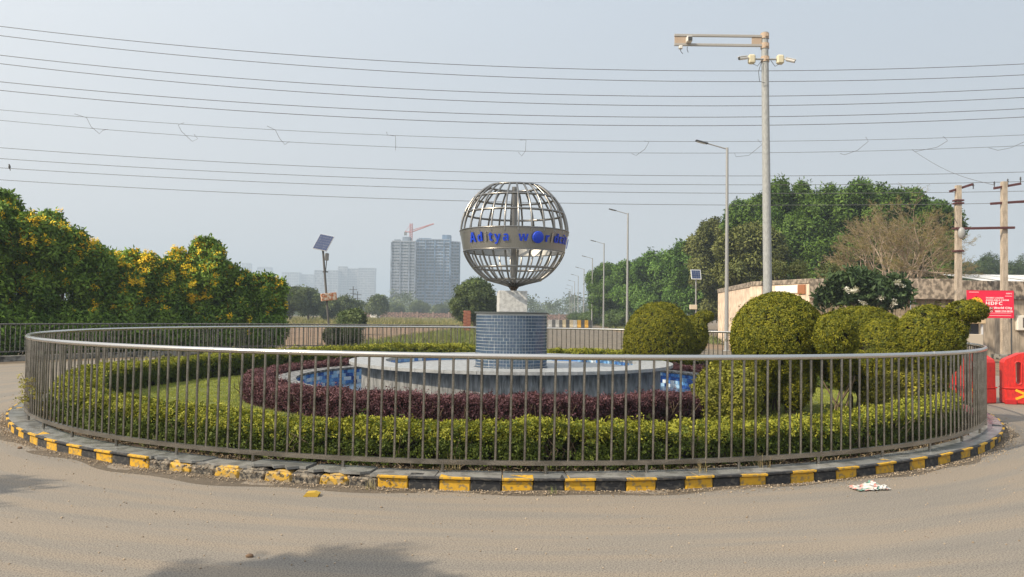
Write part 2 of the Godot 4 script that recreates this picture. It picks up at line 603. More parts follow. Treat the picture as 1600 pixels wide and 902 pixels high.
# ------------------------------------------------------------------ far city
func tower(called: String, label: String, x0: float, x1: float, top: float, d: float, floors: int, bays: int, tint: Color, roof := []) -> Node3D:
	var a := at(x0, top, d)
	var b := at(x1, top, d)
	var w := b.x - a.x
	var h := a.y
	var dep := w * 0.8
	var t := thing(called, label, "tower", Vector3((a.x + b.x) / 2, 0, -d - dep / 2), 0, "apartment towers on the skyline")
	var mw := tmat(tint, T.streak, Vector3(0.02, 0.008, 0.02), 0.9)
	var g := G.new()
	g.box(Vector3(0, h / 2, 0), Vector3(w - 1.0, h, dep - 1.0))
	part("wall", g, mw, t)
	var fh := h / floors
	g = G.new()
	for f in floors:
		g.box(Vector3(0, (f + 1) * fh - 0.35, 0), Vector3(w, 0.6, dep))
	var s := part("floor_slab", g, mat(mixc(tint.srgb_to_linear(), Color(0.5, 0.5, 0.5), 0.45).linear_to_srgb(), 0.9), t)
	s.set_meta("kind", "stuff")
	g = G.new()
	for k in bays + 1:
		if k % 3 == 0 or k == bays:
			g.box(Vector3(-w / 2 + w * k / bays, h / 2 - 0.5, dep / 2 - 0.1), Vector3(1.0, h - 1.2, 1.4))
	part("column", g, mw, t)
	g = G.new()
	for f in floors:
		for k in bays:
			if rng.randf() < 0.85:
				g.box(Vector3(-w / 2 + w * (k + 0.5) / bays, (f + 0.45) * fh, dep / 2 - 0.48), Vector3(w / bays * 0.62, fh * 0.55, 0.12))
		for k in 4:
			g.box(Vector3(w / 2 - 0.48, (f + 0.45) * fh, -dep / 2 + dep * (k + 0.5) / 4), Vector3(0.12, fh * 0.55, dep / 6))
			g.box(Vector3(-w / 2 + 0.48, (f + 0.45) * fh, -dep / 2 + dep * (k + 0.5) / 4), Vector3(0.12, fh * 0.55, dep / 6))
	part("windows", g, mat(lin(0.05, 0.06, 0.075), 0.4), t).set_meta("kind", "stuff")
	for r in roof:
		g = G.new()
		var p := at(r[0], r[2], d)
		var q := at(r[1], r[2], d)
		g.box(Vector3((p.x + q.x) / 2 - t.position.x, (h + p.y) / 2, 0), Vector3(q.x - p.x, p.y - h, dep * 0.5))
		part("roof_room", g, mw, t)
	return t

func far_city() -> void:
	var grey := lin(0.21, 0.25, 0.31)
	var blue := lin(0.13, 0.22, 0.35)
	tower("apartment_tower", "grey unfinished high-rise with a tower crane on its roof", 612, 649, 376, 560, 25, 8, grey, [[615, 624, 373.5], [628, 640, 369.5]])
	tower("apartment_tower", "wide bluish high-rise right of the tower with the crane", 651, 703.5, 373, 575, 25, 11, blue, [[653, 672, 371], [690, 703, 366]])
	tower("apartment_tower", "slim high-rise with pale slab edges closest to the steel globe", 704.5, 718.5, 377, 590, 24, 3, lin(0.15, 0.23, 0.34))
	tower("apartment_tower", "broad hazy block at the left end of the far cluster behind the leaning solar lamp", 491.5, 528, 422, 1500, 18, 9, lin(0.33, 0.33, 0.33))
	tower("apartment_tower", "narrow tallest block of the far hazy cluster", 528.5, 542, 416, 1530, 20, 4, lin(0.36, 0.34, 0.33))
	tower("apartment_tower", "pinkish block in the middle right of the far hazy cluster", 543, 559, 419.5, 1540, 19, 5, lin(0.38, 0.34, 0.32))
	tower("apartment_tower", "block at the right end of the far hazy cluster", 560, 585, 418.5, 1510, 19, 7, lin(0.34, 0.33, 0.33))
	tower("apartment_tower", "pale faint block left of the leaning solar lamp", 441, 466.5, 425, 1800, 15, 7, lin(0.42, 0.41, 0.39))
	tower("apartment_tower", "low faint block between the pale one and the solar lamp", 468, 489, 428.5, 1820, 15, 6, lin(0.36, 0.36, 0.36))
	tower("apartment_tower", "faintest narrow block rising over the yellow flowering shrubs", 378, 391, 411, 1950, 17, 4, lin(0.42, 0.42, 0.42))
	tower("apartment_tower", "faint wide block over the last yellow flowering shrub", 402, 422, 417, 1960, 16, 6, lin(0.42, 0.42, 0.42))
	# tower crane
	var base := at(642, 376, 567)
	var k := thing("tower_crane", "red and white tower crane on the unfinished high-rise", "crane", Vector3(base.x, base.y, base.z))
	var red := mat(lin(0.42, 0.10, 0.07), 0.6)
	var g := G.new()
	for sx in [-0.8, 0.8]:
		for sz in [-0.8, 0.8]:
			g.tube([Vector3(sx, -2, sz), Vector3(sx, 12.5, sz)], 0.22, 4)
	for i in 7:
		for sz in [-0.8, 0.8]:
			g.tube([Vector3(-0.8, i * 1.7, sz), Vector3(0.8, i * 1.7 + 1.7, sz)], 0.15, 4)
	part("mast", g, red, k)
	g = G.new()
	g.tube([Vector3(0, 6.0, 0), Vector3(16.4, 12.3, 0)], 0.4, 4)
	g.tube([Vector3(0, 7.4, 0), Vector3(16.4, 12.6, 0)], 0.22, 4)
	part("jib", g, red, k)
	g = G.new()
	g.tube([Vector3(0, 6.2, 0), Vector3(-4.5, 6.2, 0)], 0.4, 4)
	g.tube([Vector3(0, 12.3, 0), Vector3(-4.2, 6.4, 0)], 0.12, 4)
	part("counter_jib", g, red, k)
	g = G.new()
	g.bbox(Vector3(-4.0, 5.0, 0), Vector3(1.8, 2.4, 1.4), 0.1)
	part("counterweight", g, M.concrete, k)

# ------------------------------------------------------------------ trees
# lobes: Array of [centre, radii]; leaf clumps sit on the lobes' surfaces, a few inside
func crown(parent: Node, lobes: Array, count: int, cl: Array, size: float, ca: Color, cb: Color, called := "crown", mtl: Material = null, sag := 0.0) -> void:
	var xs := [[], [], []]
	var cs := [[], [], []]
	var area := 0.0
	var ws := []
	for l in lobes:
		var s: Vector3 = l[1]
		var w := pow(s.x * s.y * s.z, 0.667)
		ws.append(w)
		area += w
	var fn := FastNoiseLite.new()
	fn.seed = rng.randi() % 1000
	fn.frequency = 0.9 / maxf(size * 3.0, 0.05)
	for li in lobes.size():
		var l: Array = lobes[li]
		var tone := rng.randf_range(0.85, 1.15)
		var hue := rng.randf_range(-0.25, 0.25)
		for i in int(count * ws[li] / area):
			var d := Vector3(rng.randfn(), rng.randfn(), rng.randfn()).normalized()
			if d.y < -0.55 and rng.randf() < 0.6:
				d.y = -d.y
			var k := 1.0 if rng.randf() < 0.72 else rng.randf_range(0.4, 0.95)
			var p: Vector3 = l[0] + d * l[1] * k * rng.randf_range(0.9, 1.06)
			var inside := false
			for lj in lobes.size():
				if lj != li:
					var q: Vector3 = (p - lobes[lj][0]) / lobes[lj][1]
					if q.length_squared() < 0.5:
						inside = true
						break
			if inside and rng.randf() < 0.75:
				continue
			var nz := fn.get_noise_3dv(p)
			if nz < -0.2 and k > 0.9:
				continue
			p += d * size * nz * 1.1
			p.y -= sag * rng.randf() * size
			var s := size * rng.randf_range(0.55, 1.45)
			var j := rng.randi() % cl.size()
			xs[j].append(Transform3D(out_basis((d / l[1]).normalized() + Vector3(0, 0.25, 0), s), p))
			cs[j].append(mixc(ca, cb, clampf(0.5 + hue + rng.randfn() * 0.25, 0, 1), tone * rng.randf_range(0.85, 1.15)))
	for j in cl.size():
		if xs[j].size():
			scatter(called, cl[j], mtl if mtl else M.leaf, xs[j], cs[j], parent)

func lobes_in(c: Vector3, r: Vector3, n: int, lr: float) -> Array:
	var o := []
	for i in n:
		var d := Vector3(rng.randfn(), rng.randfn(), rng.randfn()).normalized() * pow(rng.randf(), 0.34)
		var s := lr * rng.randf_range(0.7, 1.3)
		var rr := Vector3(maxf(r.x - s, 0.1), maxf(r.y - s * 0.8, 0.1), maxf(r.z - s, 0.1))
		o.append([c + d * rr, Vector3(s, s * rng.randf_range(0.7, 0.95), s)])
	return o

func limbs(parent: Node, foot: Vector3, fork: Vector3, lobes: Array, r: float, m: Material, most := 9) -> void:
	var g := G.new()
	g.tube([foot, foot.lerp(fork, 0.4) + Vector3(r * 0.5, 0, 0), fork], [r * 1.35, r, r * 0.8], 8)
	part("trunk", g, m, parent)
	g = G.new()
	for i in mini(most, lobes.size()):
		var e: Vector3 = lobes[i][0]
		var mid := fork.lerp(e, 0.5) + Vector3(0, (e - fork).length() * 0.08, 0)
		g.tube([fork - Vector3(0, r, 0), mid, e], [r * 0.55, r * 0.38, r * 0.12], 6)
	part("limbs", g, m, parent)

func tree(called: String, label: String, foot: Vector3, c: Vector3, r: Vector3, n: int, lr: float, count: int, cl: Array, size: float, ca: Color, cb: Color, tr := 0.2, group := "", cat := "tree", sag := 0.0) -> Node3D:
	var t := thing(called, label, cat, foot, 0, group)
	var lobes := lobes_in(c - foot, r, n, lr)
	if sag > 0.0:      # plumes that break the outline
		for i in 12:
			var u := rng.randf_range(-0.85, 0.85)
			var y := r.y * sqrt(1.0 - u * u * 0.9) - 0.75 * lr
			lobes.append([(c - foot) + Vector3(u * r.x, y - 0.5 * lr, rng.randf_range(-0.4, 0.6) * r.z), Vector3(lr * 0.42, lr * 1.0, lr * 0.42)])
	limbs(t, Vector3(0, -0.05, 0), Vector3((c - foot).x * 0.3, maxf((c - foot).y - r.y * 0.75, 0.3), (c - foot).z * 0.3), lobes, tr, M.bark)
	crown(t, lobes, count, cl, size, ca, cb, "crown", null, sag)
	return t

func fields() -> void:
	# ploughed brown earth behind the roundabout, dry grass beyond, green verge by the road
	patch("ploughed_field", [[-62, -37], [-9, -37.5], [-6.5, -52], [-5, -88], [-70, -92]], 0.004, tmat(lin(0.36, 0.245, 0.165), T.grain, Vector3(0.05, 0.3, 0.3), 0.95, 3.0, T.dust, Vector3(0.1, 0.1, 0.1)))
	patch("grass_verge", [[-9, -34], [-1.2, -33], [-0.2, -45], [1.2, -90], [-5, -88], [-6.5, -52]], 0.008, tmat(lin(0.17, 0.17, 0.055), T.grain, Vector3(0.6, 0.6, 0.6), 0.95, 3.0, T.dust, Vector3(0.15, 0.15, 0.15)))
	patch("dry_grassland", [[-130, -93], [1.2, -88], [9, -240], [-260, -245]], 0.004, tmat(lin(0.24, 0.21, 0.09), T.grain, Vector3(0.2, 0.2, 0.2), 0.95, 3.0, T.dust, Vector3(0.05, 0.05, 0.05)))
	patch("earth_verge", [[11.5, -27], [40, -20], [40, -34], [13, -36], [12, -60], [13.2, -90], [10.3, -90], [9.2, -50]], 0.004, tmat(lin(0.34, 0.25, 0.165), T.dust, Vector3(0.2, 0.2, 0.2), 0.95, 2.0, T.grain, Vector3(1, 1, 1)))
	# tufts of grass
	var tuft := grass_tuft(5, 16, 0.5, 0.55, 0.05)
	var xs := []
	var cs := []
	for i in 5200:
		var d := 88.0 + pow(rng.randf(), 1.6) * 155.0
		var x := rng.randf_range(-0.62 * d, 0.02 * d)
		var s := rng.randf_range(0.5, 1.5)
		xs.append(Transform3D(rand_basis(1).scaled(Vector3(s * 1.6, s, s * 1.6)), Vector3(x, 0, -d)))
		cs.append(mixc(Color(0.13, 0.15, 0.045), Color(0.33, 0.28, 0.12), clampf(rng.randfn() * 0.4 + 0.5, 0, 1)))
	for i in 2600:
		var d := rng.randf_range(33, 90)
		var x0 := lerpf(-8.5, -5, (d - 33) / 57.0)
		var x := rng.randf_range(x0, -0.9 + (d - 33) * 0.036)
		var s := rng.randf_range(0.25, 0.7)
		xs.append(Transform3D(rand_basis(1).scaled(Vector3(s, s, s)), Vector3(x, 0, -d)))
		cs.append(mixc(Color(0.12, 0.17, 0.04), Color(0.25, 0.24, 0.08), clampf(rng.randfn() * 0.4 + 0.45, 0, 1)))
	for i in 1500:    # right of the road
		var d := rng.randf_range(45, 260)
		var x := 9.4 + (d - 30) * 0.051 + rng.randf() * 3.5
		var s := rng.randf_range(0.4, 1.1)
		xs.append(Transform3D(rand_basis(1).scaled(Vector3(s * 1.5, s, s * 1.5)), Vector3(x, 0, -d)))
		cs.append(mixc(Color(0.10, 0.14, 0.04), Color(0.22, 0.22, 0.08), clampf(rng.randfn() * 0.4 + 0.5, 0, 1)))
	var o := scatter(numbered("wild_grass"), tuft, M.leaf, xs, cs, self)
	tag(o, "rough green and straw coloured grass over the far fields", "grass", "", "stuff")
	# far brick wall with posts
	var w := thing("boundary_wall", "long low brick boundary wall at the far edge of the field", "wall", Vector3(0, 0, -250))
	var g := G.new()
	for i in 24:
		g.box(Vector3(-60 + i * 5.0 + 2.5, 0.95, 0), Vector3(4.6, 1.9 + 0.1 * sin(i * 1.7), 0.25))
	part("wall_panel", g, tmat(lin(0.36, 0.22, 0.16), T.stain, Vector3(0.2, 0.2, 0.2), 0.9), w)
	for i in 25:
		g = G.new()
		g.box(Vector3(-60 + i * 5.0, 1.1, 0), Vector3(0.42, 2.2, 0.4))
		part("pillar", g, mat(lin(0.30, 0.2, 0.15), 0.9), w)
	# white hut and heap at the wall's left end
	w = thing("hut", "small white hut at the left end of the far brick wall", "hut", flat(586, 245))
	g = G.new()
	g.bbox(Vector3(0, 0.9, 0), Vector3(2.6, 1.8, 2.2), 0.05)
	part("wall", g, mat(lin(0.7, 0.68, 0.64), 0.8), w)
	g = G.new()
	g.extrude(PackedVector2Array([Vector2(-1.6, 1.8), Vector2(1.6, 1.8), Vector2(0, 2.5)]), -1.3, 1.3)
	part("roof", g, mat(lin(0.5, 0.48, 0.45), 0.8), w)
	# red brick gate pillar in front of the round tree; courses of bricks
	w = thing("gate_pillar", "red brick gate pillar below the round tree left of the globe", "pillar", flat(730, 70))
	var bm := [tmat(lin(0.34, 0.11, 0.065), T.fine, Vector3(2, 2, 2), 0.9), tmat(lin(0.42, 0.16, 0.09), T.fine, Vector3(2, 2, 2), 0.9)]
	var bg := G.new()
	bg.bbox(Vector3(0, 0.075, 0), Vector3(0.31, 0.132, 0.31), 0.012)
	var bmesh := bg.mesh()
	for c in 13:
		for k in 2:
			for z in 2:
				part("brick", bmesh, bm[(c * 3 + k * 5 + z) % 2], w, Vector3(-0.165 + 0.33 * k + (0.02 if c % 2 else -0.02), c * 0.148, -0.165 + 0.33 * z))
	g = G.new()
	g.box(Vector3(0, 0.96, 0), Vector3(0.56, 1.92, 0.56))
	part("mortar_core", g, mat(lin(0.32, 0.29, 0.25), 0.95), w)
	# tiny twin poles behind the solar lamp
	for i in 2:
		var p := flat([551.0, 558.0][i], 190)
		w = thing("wooden_pole", ["thin distant pole with cross arms, left one behind the rusty box", "thin distant pole with cross arms, right one behind the rusty box"][i], "pole", p)
		g = G.new()
		g.tube([Vector3(0, 0, 0), Vector3(0, 8.0 - i * 1.2, 0)], [0.14, 0.09], 6)
		part("pole", g, M.dark, w)
		g = G.new()
		g.box(Vector3(0, 7.2 - i * 1.2, 0), Vector3(1.9, 0.12, 0.12))
		g.box(Vector3(0, 6.3 - i * 1.2, 0), Vector3(1.5, 0.12, 0.12))
		part("cross_arm", g, M.dark, w)
	# far trees, each its own
	var far := [clump(31, 22, 1.0, 0.5, 0.3), clump(32, 22, 1.0, 0.5, 0.3)]
	var ga := Color(0.07, 0.10, 0.036)
	var gb := Color(0.14, 0.17, 0.06)
	var rows := [
		[452, 447, 26, 120, "dark rounded tree just right of the last yellow flowering shrub"],
		[481, 450, 24, 128, "dark tree left of the leaning solar lamp, behind its pole"],
		[512, 464, 22, 135, "lower tree showing right of the rusty box"],
		[545, 463, 22, 140, "spreading tree right of the rusty box on the solar lamp"],
		[590, 463, 20, 190, "grey-green tree over the white hut"],
		[617, 474, 16, 280, "small hazy tree at the foot of the tower with the crane"],
		[655, 470, 18, 300, "hazy tree at the foot of the wide bluish high-rise"],
		[690, 476, 14, 310, "small hazy tree near the slim high-rise"]]
	for q in rows:
		var d: float = q[3]
		var p := flat(q[0], d)
		var top := at(q[0], q[1], d).y
		var hw: float = q[2] / F * d
		tree("far_tree", q[4], p, p + Vector3(0, top * 0.55, 0), Vector3(hw, top * 0.45, hw), 12, hw * 0.42, 1000, far, hw * 0.12 + 0.25, ga, gb, 0.2, "trees beyond the field")
	# round tree left of the globe, bush at its foot
	var p := flat(741, 78)
	tree("round_tree", "round bushy green tree standing left of the tiled pedestal", p, p + Vector3(0, 2.9, 0), Vector3(2.45, 2.3, 2.3), 20, 0.95, 2600, [clump(33, 24, 1.0, 0.55, 0.28), clump(34, 24, 1.0, 0.55, 0.28)], 0.36, Color(0.06, 0.095, 0.03), Color(0.13, 0.17, 0.05), 0.16)
	p = flat(549, 58)
	tree("field_bush", "grey-green bush behind the railing, right of the leaning solar lamp", p, p + Vector3(0, 0.95, 0), Vector3(1.35, 1.0, 1.2), 12, 0.5, 1100, [clump(35, 24, 1.0, 0.5, 0.3)], 0.22, Color(0.07, 0.105, 0.035), Color(0.13, 0.17, 0.055), 0.06, "", "bush")
	p = flat(540, 34)
	tree("field_bush", "dark low bush seen through the far railing below the solar lamp", p, p + Vector3(0, 0.5, 0), Vector3(1.1, 0.55, 0.9), 10, 0.35, 1300, [clump(36, 24, 1.0, 0.5, 0.3)], 0.14, Color(0.05, 0.075, 0.03), Color(0.10, 0.125, 0.04), 0.05, "", "bush")
	# the far wood behind the road and to both sides: nobody could count it
	var xs2 := []
	var cs2 := []
	for i in 5200:
		var d := rng.randf_range(330, 520)
		var x := rng.randf_range(-0.75, 0.75)
		var h := 7.0 + 3.0 * sin(x * 31.0) + 2.5 * sin(x * 83.0 + 1.0)
		var y := rng.randf() * maxf(h, 2.5)
		xs2.append(Transform3D(rand_basis(rng.randf_range(1.4, 2.8)), Vector3(x * d, y, -d)))
		cs2.append(mixc(ga, gb, rng.randf(), rng.randf_range(0.8, 1.2)))
	o = scatter(numbered("distant_wood"), far[0], M.leaf, xs2, cs2, self)
	tag(o, "hazy belt of trees along the horizon", "wood", "", "stuff")

func grass_tuft(sd: int, blades: int, rad: float, h: float, w: float) -> ArrayMesh:
	var r := RandomNumberGenerator.new()
	r.seed = sd
	var g := G.new()
	for i in blades:
		var a := r.randf() * TAU
		var p := Vector3(cos(a), 0, sin(a)) * rad * sqrt(r.randf())
		var lean := Vector3(r.randfn() * 0.3, 1, r.randfn() * 0.3).normalized()
		var side := lean.cross(Vector3(r.randfn(), 0, r.randfn())).normalized() * w * 0.5
		var l := h * r.randf_range(0.5, 1.1)
		g.tri(p - side, p + side, p + lean * l + Vector3(r.randfn(), 0, r.randfn()) * h * 0.12)
	return g.mesh()

# ------------------------------------------------------------------ the cream building on the right
func wall_seg(g: G, a: Vector2, b: Vector2, y0: float, y1: float, th: float) -> void:
	var d := (b - a).normalized()
	var nrm := Vector2(d.y, -d.x) * th
	var poly := [a, b, b - nrm, a - nrm]
	var lo := []
	var hi := []
	for q in poly:
		lo.append(Vector3(q.x, y0, q.y))
		hi.append(Vector3(q.x, y1, q.y))
	for i in 4:
		var j := (i + 1) % 4
		g.quad(lo[i], lo[j], hi[j], hi[i])
		g.quad(hi[i], hi[j], lo[j], lo[i])
	g.quad(hi[0], hi[1], hi[2], hi[3])
	g.quad(hi[3], hi[2], hi[1], hi[0])

func slab_between(g: G, a: Vector2, b: Vector2, y0: float, y1: float, proud: float, th: float) -> void:
	# box standing on the line a-b; its face stands proud of the line by the given amount towards the left-hand side (towards the camera)
	var d := (b - a).normalized()
	var out := Vector2(-d.y, d.x)
	var mid := (a + b) / 2 + out * (proud - th / 2)
	var keep := g.xf
	g.xf = Transform3D(Basis(Vector3(d.x, 0, d.y), Vector3.UP, Vector3(out.x, 0, out.y)), Vector3(mid.x, (y0 + y1) / 2, mid.y))
	g.bbox(Vector3.ZERO, Vector3((b - a).length(), y1 - y0, th), 0.012)
	g.xf = keep

func building() -> void:
	var cream := tmat(lin(0.90, 0.70, 0.53), T.faint, Vector3(0.8, 0.08, 0.8), 0.9, 0.0, T.faint, Vector3(0.15, 0.15, 0.15))
	var dirty := tmat(lin(0.56, 0.46, 0.35), T.blotch, Vector3(0.5, 0.2, 0.5), 0.95, 0.0, T.faint, Vector3(1.2, 0.1, 1.2))
	var parapet := tmat(lin(0.56, 0.46, 0.36), noise_tex(0.03, [[0.0, 0.46], [0.4, 0.62], [0.58, 0.88], [1.0, 1.0]], 512, 512, 41, FastNoiseLite.TYPE_SIMPLEX_SMOOTH, 6), Vector3(0.28, 0.22, 0.28), 0.95, 0.0, T.faint, Vector3(0.9, 0.15, 0.9))
	var t := thing("cream_building", "long single-storey cream building with a stained concrete parapet", "building")
	var P := [Vector2(13.1, -50), Vector2(12.0, -39.6), Vector2(13.5, -35.7), Vector2(19.4, -34.4), Vector2(33, -35.4)]
	var g := G.new()
	slab_between(g, P[0], P[1], 0, 3.15, 0, 0.3)
	var w := part("wall", g, cream, t)
	w.set_meta("label", "smooth cream end wall facing the road")
	g = G.new()
	slab_between(g, P[1], P[2], 0, 3.2, 0, 0.3)
	part("wall", g, cream, t)
	# the front: recessed dark upper strip of boards under the parapet, wall below
	g = G.new()
	slab_between(g, P[2], P[3], 0, 1.75, 0, 0.3)
	part("wall", g, dirty, t)
	g = G.new()
	slab_between(g, P[3], P[4], 0, 2.55, 0, 0.3)
	part("wall", g, dirty, t)
	g = G.new()
	slab_between(g, P[0], P[1], 3.15, 3.4, 0.04, 0.38)
	part("parapet", g, parapet, t)
	g = G.new()
	slab_between(g, P[1], P[2], 3.2, 3.42, 0.04, 0.38)
	part("parapet", g, parapet, t)
	g = G.new()
	slab_between(g, P[2], P[3], 2.52, 3.42, 0.10, 0.45)
	part("parapet", g, parapet, t)
	g = G.new()
	slab_between(g, P[3], P[4], 2.55, 3.36, 0.10, 0.45)
	part("parapet", g, parapet, t)
	# boards that close the gap
	var plank := [tmat(lin(0.26, 0.19, 0.12), T.streak, Vector3(2, 0.3, 2), 0.9), tmat(lin(0.33, 0.26, 0.18), T.streak, Vector3(2, 0.3, 2), 0.9)]
	var d: Vector2 = (P[3] - P[2]).normalized()
	var pm := G.new()
	pm.bbox(Vector3.ZERO, Vector3(0.19, 0.78, 0.04), 0.008)
	var pmesh := pm.mesh()
	for i in 29:
		var q: Vector2 = P[2] + d * (0.12 + i * 0.204)
		var o := part("plank", pmesh, plank[(i * 7) % 2 if i % 3 else 1], t, Vector3(q.x, 2.14, q.y - 0.14 - 0.01 * (i % 3)))
		o.rotation.y = -atan2(d.y, d.x)
	# roof
	g = G.new()
	var poly := PackedVector2Array([P[0] + Vector2(0.35, 0), P[1] + Vector2(0.35, -0.1), P[2] + Vector2(0.2, -0.45), P[3] + Vector2(0, -0.42), P[4] + Vector2(0, -0.42), Vector2(33, -50)])
	var ix := Geometry2D.triangulate_polygon(poly)
	for k in range(0, ix.size(), 3):
		var q := []
		for j in 3:
			q.append(Vector3(poly[ix[k + j]].x, 3.0, poly[ix[k + j]].y))
		g.tri(q[0], q[1], q[2])
	part("roof", g, dirty, t)
	# white window panel and brown shutter in the chamfered wall's top
	d = (P[2] - P[1]).normalized()
	var o2 := Vector2(-d.y, d.x)
	g = G.new()
	slab_between(g, P[1] + d * 1.9, P[1] + d * 3.45, 2.78, 3.14, 0.05, 0.10)
	part("window_panel", g, mat(lin(0.78, 0.74, 0.68), 0.6), t)
	g = G.new()
	slab_between(g, P[1] + d * 3.47, P[1] + d * 3.95, 2.72, 3.16, 0.06, 0.10)
	part("shutter", g, mat(lin(0.30, 0.12, 0.05), 0.7), t)
	# a small blind opening low in the end wall
	d = (P[1] - P[0]).normalized()
	g = G.new()
	slab_between(g, P[0] + d * 8.6, P[0] + d * 9.5, 1.0, 1.75, 0.01, 0.1)
	part("niche", g, mat(lin(0.34, 0.27, 0.2), 0.9), t)
	# cables hanging down the front
	d = (P[4] - P[3]).normalized()
	for k in 4:
		var a: Vector2 = P[3] + d * [3.6, 4.0, 5.1, 6.6][k]
		g = G.new()
		var pts := []
		for i in 9:
			var s := i / 8.0
			pts.append(Vector3(a.x + sin(s * PI) * [0.35, -0.2, 0.4, 0.3][k] + s * [0.1, 0.5, 0.0, 0.2][k], 2.6 - s * [2.2, 2.0, 2.4, 1.6][k], a.y + 0.05))
		g.tube(pts, 0.02, 5)
		part("cable", g, M.dark, t)
	# meter box
	g = G.new()
	g.bbox(Vector3.ZERO, Vector3(0.62, 0.66, 0.3), 0.03)
	var b := at(1598, 505, 34.6)
	var bx := thing("meter_box", "white electric meter box on the stained wall at the right edge", "meter box", b)
	part("case", g, mat(lin(0.72, 0.68, 0.6), 0.5), bx)
	g = G.new()
	g.bbox(Vector3(0.1, 0.02, 0.155), Vector3(0.36, 0.44, 0.02), 0.006)
	part("door", g, mat(lin(0.10, 0.09, 0.09), 0.4), bx)
	# white sheet-roofed shed behind the parapet
	var s := thing("shed", "shed with a sloping white sheet roof behind the parapet", "shed", Vector3(31.0, 0, -42))
	g = G.new()
	g.box(Vector3(0, 1.7, 0), Vector3(13, 3.4, 6))
	part("wall", g, dirty, s)
	g = G.new()
	for i in 16:
		var x0 := -6.6 + i * 0.82
		g.quad(Vector3(x0, 3.42 + 0.05 * (i % 2), 3.2), Vector3(x0 + 0.8, 3.42 + 0.05 * (i % 2), 3.2), Vector3(x0 + 0.8, 4.25, -3), Vector3(x0, 4.25, -3))
	g.box(Vector3(0, 3.5, 3.2), Vector3(13.3, 0.16, 0.1))
	part("roof", g, mat(lin(0.72, 0.70, 0.67), 0.5), s)
	g = G.new()
	g.bbox(Vector3(-3.2, 4.5, 1.5), Vector3(0.9, 0.9, 0.7), 0.04)
	part("water_tank", g, mat(lin(0.66, 0.64, 0.6), 0.6), s)

